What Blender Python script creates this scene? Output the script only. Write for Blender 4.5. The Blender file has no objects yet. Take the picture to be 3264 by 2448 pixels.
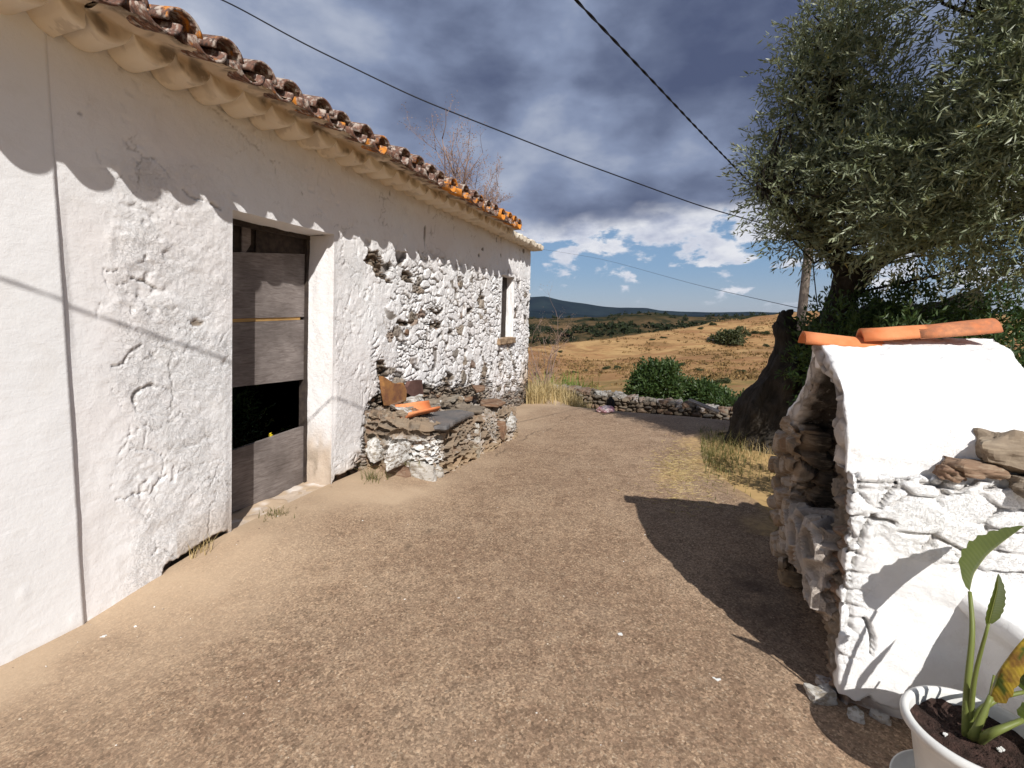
import bpy, math, random
import numpy as np
from mathutils import Vector, Matrix
random.seed(7); RNG = np.random.default_rng(11)
SC = bpy.context.scene; COL = SC.collection
# ------------------------------------------------------------------ survey of the place
F = 490.0; PT = math.atan(64/490); CP, SP = math.cos(PT), math.sin(PT); EYE = 1.6
AZ = math.radians(19.3)
W0 = np.array([-2.27, 2.42]); WD = np.array([math.sin(AZ), math.cos(AZ)]); WN = np.array([math.cos(AZ), -math.sin(AZ)])
O2 = np.array([1.36, 1.946])                     # near corner of the well shelter
SHEAR = .09
def ray(u, v):
    rx = (u-512)/F; ry = (v-384)/F
    return np.array([rx, CP-SP*ry, -(SP+CP*ry)])
def at(u, v, y):
    r = ray(u, v); return r*(y/r[1]) + np.array([0, 0, EYE])
def ground_pt(u, v, z=0.):
    r = ray(u, v); t = (z-EYE)/r[2]; return np.array([r[0]*t, r[1]*t, z])
def wall_sz(u, v, off=0.):
    r = ray(u, v); b = W0+WN*off; t = (b@WN)/(r[:2]@WN); p = r[:2]*t-b
    z = EYE+r[2]*t
    return (p@WD)-SHEAR*z*min(1, .5+.5*max(0, (p@WD)-.2)/.7), z
def shear_s(s, z):
    return s+SHEAR*z*np.clip(.5+.5*(s-.2)/.7, .5, 1)
def wpt(s, z, o=0.):                             # wall coordinates to world
    S = shear_s(s, z)
    return np.stack([W0[0]+WD[0]*S+WN[0]*o, W0[1]+WD[1]*S+WN[1]*o, z+0*S], -1)
def sdec(x, y):                                  # world to (s along house, c out from the wall)
    dx = x-W0[0]; dy = y-W0[1]
    return dx*WD[0]+dy*WD[1], dx*WN[0]+dy*WN[1]
# ------------------------------------------------------------------ noise
def sstep(a, b, x):
    t = np.clip((x-a)/(b-a), 0, 1); return t*t*(3-2*t)
def _h(i, j, k, seed):
    h = (i.astype(np.int64)*374761393 + j.astype(np.int64)*668265263 + k.astype(np.int64)*2147483647 + seed*974711) & 0xffffffff
    h = ((h ^ (h >> 13))*1274126177) & 0xffffffff
    h = ((h ^ (h >> 16))*2246822519) & 0xffffffff
    return ((h ^ (h >> 15)) & 0xffffff)/float(0x1000000)
def vnoise(x, y, z, seed=0):
    x, y, z = np.broadcast_arrays(np.asarray(x, float), np.asarray(y, float), np.asarray(z, float))
    i = np.floor(x); j = np.floor(y); k = np.floor(z); fx = x-i; fy = y-j; fz = z-k
    fx = fx*fx*(3-2*fx); fy = fy*fy*(3-2*fy); fz = fz*fz*(3-2*fz)
    r = 0
    for a in (0, 1):
        for b in (0, 1):
            for c in (0, 1):
                r = r+_h(i+a, j+b, k+c, seed)*(fx if a else 1-fx)*(fy if b else 1-fy)*(fz if c else 1-fz)
    return r
def fbm(x, y, z=0., o=4, seed=0, g=.5):
    r = 0; a = 1; t = 0
    for q in range(o):
        r = r+a*vnoise(x*2**q+q*7.3, y*2**q+q*3.1, np.asarray(z)*2**q, seed+q); t += a; a *= g
    return r/t
def voro(x, y, seed=0):
    i = np.floor(x); j = np.floor(y)
    f1 = np.full(x.shape, 9.); f2 = np.full(x.shape, 9.); idr = np.zeros(x.shape)
    for a in (-1, 0, 1):
        for b in (-1, 0, 1):
            px = i+a+.1+.8*_h(i+a, j+b, i*0, seed); py = j+b+.1+.8*_h(i+a, j+b, i*0, seed+5)
            d = np.hypot(px-x, py-y); r = _h(i+a, j+b, i*0, seed+9)
            m = d < f1
            f2 = np.where(m, f1, np.minimum(f2, d)); idr = np.where(m, r, idr); f1 = np.where(m, d, f1)
    return f1, f2-f1, idr
def voro3(P, seed=0):
    x, y, z = P[:, 0], P[:, 1], P[:, 2]; i = np.floor(x); j = np.floor(y); k = np.floor(z)
    f1 = np.full(x.shape, 9.); f2 = np.full(x.shape, 9.); idr = np.zeros(x.shape)
    for a in (-1, 0, 1):
        for b in (-1, 0, 1):
            for c in (-1, 0, 1):
                d = np.sqrt((i+a+.1+.8*_h(i+a, j+b, k+c, seed)-x)**2+(j+b+.1+.8*_h(i+a, j+b, k+c, seed+5)-y)**2+(k+c+.1+.8*_h(i+a, j+b, k+c, seed+7)-z)**2)
                r = _h(i+a, j+b, k+c, seed+9); m = d < f1
                f2 = np.where(m, f1, np.minimum(f2, d)); idr = np.where(m, r, idr); f1 = np.where(m, d, f1)
    return f1, f2-f1, idr
def segdist(x, y, pts):
    d = np.full(x.shape, 9.)
    for (ax, ay), (bx, by) in zip(pts[:-1], pts[1:]):
        vx, vy = bx-ax, by-ay; t = np.clip(((x-ax)*vx+(y-ay)*vy)/(vx*vx+vy*vy+1e-9), 0, 1)
        d = np.minimum(d, np.hypot(x-ax-t*vx, y-ay-t*vy))
    return d
def inpoly(x, y, pts):
    r = np.zeros(x.shape, bool); n = len(pts)
    for q in range(n):
        (ax, ay), (bx, by) = pts[q], pts[(q+1) % n]
        c = ((ay > y) != (by > y)) & (x < (bx-ax)*(y-ay)/(by-ay+1e-12)+ax); r ^= c
    return r
# ------------------------------------------------------------------ meshes and objects
def link(name, me, mat=None, parent=None):
    o = bpy.data.objects.new(name, me); COL.objects.link(o)
    if me is not None and mat is not None:
        for m in (mat if isinstance(mat, (list, tuple)) else [mat]): me.materials.append(m)
    if parent: o.parent = parent
    return o
def mkmesh(name, V, Fc, smooth=True, attrs=None):
    me = bpy.data.meshes.new(name); V = np.asarray(V, np.float32)
    if isinstance(Fc, np.ndarray):
        k = Fc.shape[1]; n = len(Fc); me.vertices.add(len(V)); me.vertices.foreach_set('co', V.ravel())
        me.loops.add(n*k); me.loops.foreach_set('vertex_index', Fc.astype(np.int32).ravel())
        me.polygons.add(n); me.polygons.foreach_set('loop_start', np.arange(0, n*k, k, dtype=np.int32))
        me.update(calc_edges=True)
    else:
        me.from_pydata(V.tolist(), [], Fc)
    me.polygons.foreach_set('use_smooth', np.full(len(me.polygons), smooth))
    for k, a in (attrs or {}).items():
        at_ = me.attributes.new(k, 'FLOAT', 'POINT'); at_.data.foreach_set('value', np.asarray(a, np.float32))
    me.validate(); me.update()
    return me
def gridf(nu, nv, off=0):
    a = np.arange((nu-1)*(nv-1)); i = a//(nv-1); j = a % (nv-1); b = i*nv+j+off
    return np.stack([b, b+nv, b+nv+1, b+1], -1)
def vnorm(V, Fq):
    n = np.zeros_like(V); a, b, c, d = (V[Fq[:, q]] for q in range(4)); f = np.cross(c-a, d-b)
    for q in range(4): np.add.at(n, Fq[:, q], f)
    return n/(np.linalg.norm(n, axis=1, keepdims=True)+1e-12)
def boxgrid(na, nb, nc):                          # welded surface of a unit box
    Vs, Fs, off = [], [], 0
    for ax, (n1, n2) in enumerate(((nb, nc), (na, nc), (na, nb))):
        for side in (0, 1):
            u, v = np.meshgrid(np.linspace(0, 1, n1), np.linspace(0, 1, n2), indexing='ij')
            w = np.full(u.shape, float(side)); p = [None]*3
            o1, o2 = [q for q in range(3) if q != ax]; p[o1], p[o2], p[ax] = u, v, w
            Vs.append(np.stack([q.ravel() for q in p], -1)); f = gridf(n1, n2, off)
            if (side == 1) == (ax == 1): f = f[:, ::-1]
            Fs.append(f); off += n1*n2
    V = np.concatenate(Vs); Fq = np.concatenate(Fs)
    key = np.round(V*1e5).astype(np.int64); _, ix, inv = np.unique(key, axis=0, return_index=True, return_inverse=True)
    return V[ix], inv.reshape(-1)[Fq]
def solid(name, fn, res, mat, parent=None, disp=None, smooth=True):
    B, Fq = boxgrid(*res); V = fn(B[:, 0], B[:, 1], B[:, 2]); at_ = {}
    if disp:
        N = vnorm(V, Fq); d, at_ = disp(V, N, B); V = V+N*d[:, None]
    return link(name, mkmesh(name, V, Fq, smooth, at_), mat, parent)
class MB:                                         # collects simple pieces into ONE mesh
    def __init__(s): s.V = []; s.F = []; s.n = 0; s.A = []
    def add(s, V, Fc, a=0.):
        V = np.asarray(V, float); s.V.append(V); s.F += [tuple(int(q)+s.n for q in f) for f in Fc]; s.n += len(V); s.A.append(np.full(len(V), a) if np.isscalar(a) else a)
    def tube(s, pts, rad, n=8, a=0., lump=0., seed=0, cap=True):
        pts = np.asarray(pts, float); m = len(pts); rad = np.broadcast_to(rad, (m,)); up = np.array([0, 0, 1.]); Vv = []
        prev = None
        for q in range(m):
            t = pts[min(q+1, m-1)]-pts[max(q-1, 0)]; t = t/(np.linalg.norm(t)+1e-9)
            if prev is None:
                ref = up if abs(t[2]) < .9 else np.array([1., 0, 0]); x = np.cross(ref, t)
            else: x = prev-t*(prev@t)
            x = x/(np.linalg.norm(x)+1e-9); prev = x; y = np.cross(t, x)
            an = np.arange(n)*2*np.pi/n; R = rad[q]*(1+lump*(vnoise(np.cos(an)*2+9, np.sin(an)*2+9, q*.37, seed)-.5))
            Vv.append(pts[q]+np.outer(np.cos(an)*R, x)+np.outer(np.sin(an)*R, y))
        Fc = [(q*n+k, q*n+(k+1) % n, (q+1)*n+(k+1) % n, (q+1)*n+k) for q in range(m-1) for k in range(n)]
        if cap: Fc += [tuple(range(n))[::-1], tuple((m-1)*n+k for k in range(n))]
        s.add(np.concatenate(Vv), Fc, a)
    def box(s, fn, a=0.):                         # fn maps the unit cube corners
        c = np.array([(i, j, k) for i in (0, 1) for j in (0, 1) for k in (0, 1)], float)
        s.add(fn(c[:, 0], c[:, 1], c[:, 2]), [(0, 1, 3, 2), (4, 6, 7, 5), (0, 4, 5, 1), (2, 3, 7, 6), (0, 2, 6, 4), (1, 5, 7, 3)], a)
    def build(s, name, mat, parent=None, smooth=True, attr='rnd'):
        me = mkmesh(name, np.concatenate(s.V), s.F, smooth, {attr: np.concatenate(s.A)}); return link(name, me, mat, parent)
def thing(name, label, cat, loc=(0, 0, 0), group=None):
    o = link(name, None); o.location = loc; return tag(o, label, cat, group)
def tag(o, label=None, cat=None, group=None, kind=None):
    for k, v in (('label', label), ('category', cat), ('group', group), ('kind', kind)):
        if v: o[k] = v
    return o
def struct(o, kind='structure'): o['kind'] = kind; return o
def under(parent, me_obj): return me_obj
# ------------------------------------------------------------------ materials
class NB:
    def __init__(s, name):
        s.m = bpy.data.materials.new(name); s.m.use_nodes = True; s.t = s.m.node_tree; s.t.nodes.clear()
        s.out = s.n('ShaderNodeOutputMaterial'); s.b = s.n('ShaderNodeBsdfPrincipled'); s.t.links.new(s.b.outputs[0], s.out.inputs[0])
        s.b.inputs['Specular IOR Level'].default_value = .25
        s._pos = None
    def n(s, t, **k):
        x = s.t.nodes.new(t)
        for a, v in k.items(): setattr(x, a, v)
        return x
    def put(s, sock, v):
        if isinstance(v, bpy.types.NodeSocket): s.t.links.new(v, sock)
        elif v is not None: sock.default_value = (*v, 1) if isinstance(v, (tuple, list)) and len(v) == 3 and sock.type == 'RGBA' else v
    def pos(s):
        if s._pos is None: s._pos = s.n('ShaderNodeNewGeometry').outputs['Position']
        return s._pos
    def obj(s): return s.n('ShaderNodeTexCoord').outputs['Object']
    def attr(s, name): x = s.n('ShaderNodeAttribute'); x.attribute_name = name; return x.outputs['Fac']
    def noise(s, scale, detail=4, rough=.55, vec=None, dist=0.):
        x = s.n('ShaderNodeTexNoise'); s.put(x.inputs['Vector'], vec or s.pos()); x.inputs['Scale'].default_value = scale
        x.inputs['Detail'].default_value = detail; x.inputs['Roughness'].default_value = rough; x.inputs['Distortion'].default_value = dist; return x.outputs['Fac']
    def vor(s, scale, feat='F1', vec=None, out='Distance'):
        x = s.n('ShaderNodeTexVoronoi'); x.feature = feat; s.put(x.inputs['Vector'], vec or s.pos()); x.inputs['Scale'].default_value = scale; return x.outputs[out]
    def scale(s, v3, vec=None):
        x = s.n('ShaderNodeVectorMath', operation='MULTIPLY'); s.put(x.inputs[0], vec or s.pos()); x.inputs[1].default_value = v3; return x.outputs[0]
    def ramp(s, fac, stops):
        x = s.n('ShaderNodeValToRGB'); s.put(x.inputs[0], fac); e = x.color_ramp.elements
        while len(e) < len(stops): e.new(.5)
        for q, (p, c) in zip(e, stops): q.position = p; q.color = (*c, 1) if not np.isscalar(c) else (c, c, c, 1)
        return x.outputs[0]
    def mix(s, f, a, b, mode='MIX'):
        x = s.n('ShaderNodeMix', data_type='RGBA', blend_type=mode); s.put(x.inputs[0], f); s.put(x.inputs[6], a); s.put(x.inputs[7], b); return x.outputs[2]
    def math(s, op, a, b=None, c=None, clamp=False):
        x = s.n('ShaderNodeMath', operation=op, use_clamp=clamp)
        for q, v in enumerate((a, b, c)):
            if v is not None: s.put(x.inputs[q], v)
        return x.outputs[0]
    def bump(s, h, strength=.5, dist=.01, prev=None):
        x = s.n('ShaderNodeBump'); s.put(x.inputs['Height'], h); x.inputs['Strength'].default_value = strength; x.inputs['Distance'].default_value = dist
        if prev: s.put(x.inputs['Normal'], prev)
        return x.outputs[0]
    def done(s, col, rough=.85, nrm=None, **k):
        s.put(s.b.inputs['Base Color'], col); s.put(s.b.inputs['Roughness'], rough)
        if nrm: s.put(s.b.inputs['Normal'], nrm)
        for a, v in k.items(): s.put(s.b.inputs[a.replace('_', ' ')], v)
        return s.m
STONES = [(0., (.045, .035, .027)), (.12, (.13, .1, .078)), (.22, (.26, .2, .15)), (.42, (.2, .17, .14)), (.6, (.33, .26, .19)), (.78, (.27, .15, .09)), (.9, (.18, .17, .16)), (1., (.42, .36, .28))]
def m_lime(name, white=(.81, .805, .81), tint=(.775, .745, .74), big=1.2):
    b = NB(name); n1 = b.noise(big, 5); n2 = b.noise(9, 6, .6); n3 = b.noise(60, 5, .65)
    w = b.mix(b.ramp(n1, [(.38, 0.), (.66, 1.)]), white, tint)
    w = b.mix(b.math('MULTIPLY', b.ramp(n2, [(.52, 0.), (.75, 1.)]), .25), w, (.62, .58, .54))
    w = b.mix(b.attr('dirt'), w, b.mix(n2, (.5, .36, .22), (.36, .25, .16)))
    st = b.ramp(b.attr('tone'), STONES); st = b.mix(b.math('MULTIPLY', n3, .7), st, b.mix(.5, st, (.1, .08, .06)))
    lich = b.ramp(b.noise(22, 4, .7), [(.58, 0.), (.68, 1.)])
    st = b.mix(b.math('MULTIPLY', lich, .5), st, (.55, .5, .42))
    c = b.mix(b.attr('stone'), w, st)
    nr = b.bump(n3, .35, .004); nr = b.bump(b.noise(220, 3), .25, .0015, nr)
    br = b.noise(6, 6, .6, b.scale((1, 1, 2.5)), .5); nr = b.bump(br, .16, .02, nr); fk = b.attr('flake'); f1 = b.ramp(b.noise(13, 8, .68, None, .4), [(.38, 0.), (.385, .25), (.45, .3), (.455, .55), (.52, .6), (.525, .85), (.6, 1.)]); f2 = b.ramp(b.noise(34, 7, .7, None, .3), [(.44, 0.), (.45, .5), (.54, .5), (.55, 1.)])
    nr = b.bump(b.math('MULTIPLY', b.math('ADD', b.math('MULTIPLY', f1, 1.), b.math('MULTIPLY', f2, .4)), fk), 1., .011, nr)
    return b.done(c, .9, nr)
def m_simple(name, c1, c2, sc=8, rough=.85, bump=.3, dist=.004, det=5, spec=None):
    b = NB(name); n1 = b.noise(sc, det); n2 = b.noise(sc*7, 4)
    c = b.mix(b.ramp(n1, [(.35, 0.), (.65, 1.)]), c1, c2); c = b.mix(b.math('MULTIPLY', n2, .35), c, b.mix(.5, c, (.02, .02, .02)))
    return b.done(c, rough, b.bump(n2, bump, dist), **({'Specular_IOR_Level': spec} if spec is not None else {}))
def m_rubble(name, dark=1.):
    b = NB(name); n3 = b.noise(45, 6, .65); n2 = b.noise(9, 5)
    st = b.ramp(b.attr('tone'), STONES); st = b.mix(b.math('MULTIPLY', n3, .8), st, b.mix(.5, st, (.1, .08, .06)))
    lay = b.noise(14, 5, .6, b.scale((1, 1, 5))); st = b.mix(b.ramp(lay, [(.5, 0.), (.72, .6)]), st, (.46, .38, .28))
    c = b.mix(b.attr('stone'), (.3, .22, .15), st)
    c = b.mix(b.attr('dirt'), c, b.mix(n3, (.5, .36, .22), (.4, .28, .17)))
    wm = b.math('MULTIPLY', b.attr('white'), b.ramp(b.noise(16, 6, .7, b.scale((1, 1, 2.2))), [(.42, 0.), (.52, 1.)]))
    c = b.mix(wm, c, (.78, .77, .75)); c = b.mix(1., c, (dark,)*3, 'MULTIPLY')
    return b.done(c, .9, b.bump(n3, .5, .006))
def m_leaf(name, top, alt, dry=None, trans=.25, rough=.5, spec=.35):
    b = NB(name); r = b.attr('rnd'); c = b.mix(r, top, alt)
    if dry: c = b.mix(b.ramp(r, [(.93, 0.), (.95, 1.)]), c, dry)
    b.done(c, rough, None, Specular_IOR_Level=spec)
    tr = b.n('ShaderNodeBsdfTranslucent'); b.put(tr.inputs[0], b.mix(.5, c, (.2, .26, .03))); mx = b.n('ShaderNodeMixShader'); mx.inputs[0].default_value = trans
    b.t.links.new(b.b.outputs[0], mx.inputs[1]); b.t.links.new(tr.outputs[0], mx.inputs[2]); b.t.links.new(mx.outputs[0], b.out.inputs[0])
    return b.m
def m_tile(name, fresh=False):
    b = NB(name); n1 = b.noise(7, 5); n2 = b.noise(38, 5, .65); r = b.attr('rnd')
    if fresh:
        c = b.mix(b.ramp(n1, [(.4, 0.), (.62, 1.)]), (.62, .19, .07), (.68, .27, .12)); c = b.mix(b.ramp(b.math('ADD', b.math('MULTIPLY', n2, .6), b.math('MULTIPLY', r, .75)), [(.72, 0.), (1., .8)]), c, (.27, .13, .08))
    else:
        c = b.mix(n1, (.12, .06, .044), (.22, .115, .08)); c = b.mix(b.ramp(n2, [(.46, 0.), (.62, .9)]), c, (.05, .04, .036))
        c = b.mix(b.ramp(b.noise(24, 4, .6), [(.5, 0.), (.62, .8)]), c, (.46, .4, .35))
        lm = b.ramp(b.math('ADD', b.math('MULTIPLY', b.noise(13, 4, .6), .75), b.math('MULTIPLY', r, .42)), [(.6, 0.), (.68, 1.)])
        c = b.mix(lm, c, b.mix(n2, (.6, .25, .035), (.5, .16, .025)))
    return b.done(c, .85, b.bump(n2, .4, .004))
MAT = {}
MAT['wall'] = m_lime('old limewash over rubble')
MAT['newwall'] = m_lime('smooth white render', (.81, .81, .82), (.79, .79, .795), .8)
MAT['wellwhite'] = m_lime('thick white limewash', (.84, .838, .835), (.825, .815, .81))
MAT['cornice'] = m_lime('limewashed cornice', (.76, .68, .56), (.7, .6, .47), 2.5)
MAT['rubble'] = m_rubble('rubble masonry', .82); MAT['fieldstone'] = m_rubble('field stone', .55)
MAT['tile'] = m_tile('weathered roof tile'); MAT['freshtile'] = m_tile('terracotta tile', True)
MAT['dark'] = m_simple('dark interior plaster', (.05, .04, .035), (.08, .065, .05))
MAT['slate'] = m_simple('grey slate', (.1, .1, .105), (.17, .15, .14), 6, .6)
MAT['iron'] = m_simple('dark frames and window void', (.03, .022, .02), (.06, .045, .035), 20)
def m_wood(name, c1, c2, axis=(1, 1, 9)):
    b = NB(name); g = b.noise(7, 6, .65, b.scale(axis), 1.2); n1 = b.noise(3, 3); c = b.mix(b.ramp(g, [(.35, 0.), (.68, 1.)]), c1, c2)
    c = b.mix(b.math('MULTIPLY', b.ramp(n1, [(.38, 0.), (.66, 1.)]), .85), c, b.mix(.6, c, (.05, .038, .034)))
    kn = b.vor(3.1); c = b.mix(b.ramp(kn, [(.03, 1.), (.07, 0.)]), c, (.05, .03, .02))
    return b.done(c, .8, b.bump(g, .3, .003))
MAT['board'] = m_wood('grey weathered board', (.15, .125, .115), (.28, .245, .23))
MAT['straw'] = m_wood('golden gap light', (.5, .28, .09), (.62, .38, .14))
MAT['pole'] = m_wood('weathered pole wood', (.2, .16, .13), (.36, .3, .25), (9, 9, 1))
MAT['cable'] = m_simple('black cable', (.008, .01, .016), (.014, .016, .024), 8, .6, 0)
MAT['farcable'] = m_simple('grey cable', (.05, .06, .08), (.06, .07, .09), 8, .6, 0)
MAT['olive'] = m_leaf('olive leaves', (.07, .095, .042), (.31, .34, .215), (.3, .24, .05), .22, .42, .5)
MAT['shrub'] = m_leaf('dark shrub leaves', (.02, .05, .015), (.06, .11, .03), None, .2, .45)
MAT['green'] = m_leaf('bush leaves', (.02, .045, .012), (.06, .095, .025), None, .2, .5)
MAT['scrub'] = m_leaf('scrub leaves', (.035, .045, .018), (.075, .08, .03), None, .15, .7)
MAT['cane'] = m_leaf('cane leaves', (.1, .19, .03), (.2, .28, .06), None, .3, .5)
MAT['drygrass'] = m_leaf('dry grass', (.42, .3, .13), (.62, .49, .27), None, .25, .7)
MAT['weed'] = m_leaf('weed leaves', (.08, .1, .03), (.25, .2, .08), None, .25, .6)
MAT['twig'] = m_simple('dry twigs', (.24, .16, .13), (.36, .26, .22), 12)
MAT['petal'] = m_leaf('yellow petals', (.8, .6, .02), (.8, .62, .03), None, .3)
def m_bark():
    b = NB('olive bark'); g = b.noise(9, 7, .7, b.scale((1, 1, .3)), .8); n2 = b.noise(40, 5, .6)
    c = b.mix(b.ramp(g, [(.35, 0.), (.66, 1.)]), (.016, .013, .01), (.065, .055, .045)); return b.done(c, .95, b.bump(b.math('ADD', g, b.math('MULTIPLY', n2, .3)), .9, .03))  # bark colour darkened to carry the shade of the crown
MAT['bark'] = m_bark()
def m_road():
    b = NB('worn concrete road'); s_ = b.attr('tan'); n0 = b.noise(.55, 4); n1 = b.noise(2.3, 6, .62, None, .5); n2 = b.noise(17, 5, .6)
    agg = b.vor(150, 'F1', None, 'Color'); sep = b.n('ShaderNodeSeparateColor'); b.put(sep.inputs[0], agg); ag = sep.outputs[0]
    agd = b.noise(110, 5, .7); mott = b.noise(80, 6, .75, None, .4)
    c = b.mix(b.ramp(n1, [(.34, 0.), (.66, 1.)]), (.262, .176, .116), (.355, .25, .168))
    c = b.mix(b.ramp(n0, [(.42, 0.), (.6, .75)]), c, (.2, .128, .084)); n6 = b.noise(6.5, 6, .68, None, .8); c = b.mix(b.ramp(n6, [(.46, 0.), (.66, .6)]), c, (.175, .11, .07)); c = b.mix(b.ramp(n6, [(.3, .5), (.42, 0.)]), c, (.46, .34, .23)); c = b.mix(b.ramp(b.noise(1.1, 5, .6, None, .5), [(.5, 0.), (.62, .35)]), c, (.4, .3, .21))
    c = b.mix(b.math('MULTIPLY', b.ramp(n2, [(.42, 0.), (.62, 1.)]), .35), c, (.42, .295, .19))
    c = b.mix(b.ramp(mott, [(.46, 0.), (.64, .6)]), c, (.15, .095, .06))
    c = b.mix(b.ramp(mott, [(.32, .5), (.44, 0.)]), c, (.48, .35, .23))
    c = b.mix(b.math('MULTIPLY', b.ramp(ag, [(0., 0.), (.86, .0), (.9, 1.), (1., 1.)]), b.ramp(n2, [(.45, .1), (.6, .45)])), c, (.52, .42, .31))
    sp2 = b.n('ShaderNodeSeparateColor'); b.put(sp2.inputs[0], b.vor(95, 'F1', None, 'Color')); tn = b.ramp(sp2.outputs[1], [(0., .55), (.3, .85), (.7, 1.1), (1., 1.55)]); c = b.mix(b.ramp(n6, [(.3, .5), (.6, .95)]), c, b.mix(1., c, tn, 'MULTIPLY'))
    c = b.mix(b.ramp(b.noise(160, 3, .6), [(.5, 0.), (.72, .45)]), c, (.1, .065, .045))
    fine = b.mix(n2, (.5, .38, .265), (.42, .305, .205))
    c = b.mix(s_, c, fine)
    c = b.mix(b.attr('soil'), c, b.mix(b.ramp(n2, [(.4, 0.), (.6, 1.)]), (.3, .2, .11), (.46, .31, .15)))
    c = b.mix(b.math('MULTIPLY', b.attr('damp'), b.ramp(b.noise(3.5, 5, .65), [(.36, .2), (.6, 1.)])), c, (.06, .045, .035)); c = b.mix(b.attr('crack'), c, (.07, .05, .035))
    nr = b.bump(agd, .22, .004); nr = b.bump(b.noise(90, 4), .22, .004, nr); nr = b.bump(n1, .3, .02, nr)
    return b.done(c, .9, nr, Specular_IOR_Level=.2)
MAT['road'] = m_road()
def m_ground():
    b = NB('dry hillside'); P = b.pos(); n1 = b.noise(.035, 7, .62, b.scale((1, 1, 2)), .6); n2 = b.noise(.4, 5, .65); n3 = b.noise(6, 4)
    st = b.noise(.09, 6, .65, b.scale((.35, 1.2, 3)), 1.0)
    n4 = b.noise(.16, 8, .7, b.scale((.6, 1, 2.5)), .8); n5 = b.noise(.9, 5, .7, b.scale((.5, 1, 2)))
    c = b.mix(b.ramp(n1, [(.38, 0.), (.6, 1.)]), (.31, .175, .08), (.4, .255, .115))
    c = b.mix(b.ramp(st, [(.44, 0.), (.62, .8)]), c, (.25, .12, .055)); c = b.mix(b.ramp(n4, [(.5, 0.), (.64, .7)]), c, (.17, .095, .04)); c = b.mix(b.ramp(n4, [(.3, .6), (.42, 0.)]), c, (.48, .31, .14))
    c = b.mix(b.ramp(n5, [(.56, 0.), (.72, .6)]), c, (.1, .065, .028)); c = b.mix(b.ramp(n2, [(.6, 0.), (.7, .5)]), c, (.07, .06, .022))
    c = b.mix(b.math('MULTIPLY', b.attr('verge'), b.ramp(b.noise(.25, 6, .7), [(.35, 0.), (.6, 1.)])), c, b.mix(b.ramp(n2, [(.4, 0.), (.6, 1.)]), (.13, .11, .035), (.3, .19, .075)))
    near = b.mix(n3, (.34, .22, .1), (.48, .33, .15))
    c = b.mix(b.attr('near'), c, near)
    c = b.mix(b.attr('track'), c, (.52, .37, .22))
    return b.done(c, .95, b.bump(n2, .6, .25), Specular_IOR_Level=.1)
MAT['ground'] = m_ground()
def m_hills():
    b = NB('scrubby hills'); n1 = b.noise(.006, 8, .65); n2 = b.noise(.02, 7, .7, b.scale((1, .6, 1))); n3 = b.noise(.09, 4, .6)
    c = b.mix(b.ramp(n1, [(.4, 0.), (.6, 1.)]), (.05, .04, .02), (.14, .09, .048))
    c = b.mix(b.ramp(n2, [(.47, 0.), (.56, .95)]), c, (.016, .022, .012)); c = b.mix(b.ramp(n3, [(.56, 0.), (.64, .8)]), c, (.014, .02, .011))
    return b.done(c, 1., None, Specular_IOR_Level=0.)
MAT['hills'] = m_hills()
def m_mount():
    b = NB('wooded cloud-shaded mountains'); n1 = b.noise(.0035, 8, .65); c = b.mix(b.ramp(n1, [(.4, 0.), (.62, 1.)]), (.006, .014, .024), (.016, .028, .034)); return b.done(c, 1., None, Specular_IOR_Level=0.)  # near-black blue puts cloud shadow and distance haze into the colour
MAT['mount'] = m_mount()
MAT['pot'] = m_simple('white plastic pot', (.74, .74, .72), (.7, .7, .68), 5, .35, .05, .001, 3, .5)
MAT['soil'] = m_simple('dark potting soil', (.035, .02, .015), (.09, .05, .04), 30, .95, 1., .015)
MAT['petiole'] = m_leaf('green leaf stalk', (.12, .16, .04), (.28, .26, .07), None, .1)
def m_blade():
    b = NB('broad leaf'); o = b.attr('across'); d = b.attr('dry'); n2 = b.noise(25, 5); vein = b.n('ShaderNodeTexWave'); vein.inputs['Scale'].default_value = 1.; b.put(vein.inputs[0], b.n('ShaderNodeCombineXYZ').outputs[0])
    vv = b.math('SINE', b.math('MULTIPLY', b.attr('along'), 130.)); c = b.mix(n2, (.035, .06, .008), (.075, .1, .016)); c = b.mix(b.math('MULTIPLY', vv, .1, None, True), c, (.2, .24, .05))
    c = b.mix(b.ramp(o, [(0., 1.), (.06, 0.)]), c, (.36, .38, .14)); c = b.mix(d, c, b.mix(b.ramp(n2, [(.4, 0.), (.6, 1.)]), (.55, .36, .04), (.25, .1, .03)))
    b.done(c, .45, b.bump(vv, .15, .002), Specular_IOR_Level=.4)
    tr = b.n('ShaderNodeBsdfTranslucent'); b.put(tr.inputs[0], b.mix(.4, c, (.35, .4, .03))); mx = b.n('ShaderNodeMixShader'); mx.inputs[0].default_value = .35
    b.t.links.new(b.b.outputs[0], mx.inputs[1]); b.t.links.new(tr.outputs[0], mx.inputs[2]); b.t.links.new(mx.outputs[0], b.out.inputs[0]); return b.m
MAT['blade'] = m_blade()
MAT['black'] = m_simple('black cloth', (.012, .011, .012), (.02, .018, .018), 9)
MAT['pink'] = m_simple('pink and white cloth', (.75, .3, .36), (.8, .74, .74), 9)
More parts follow.
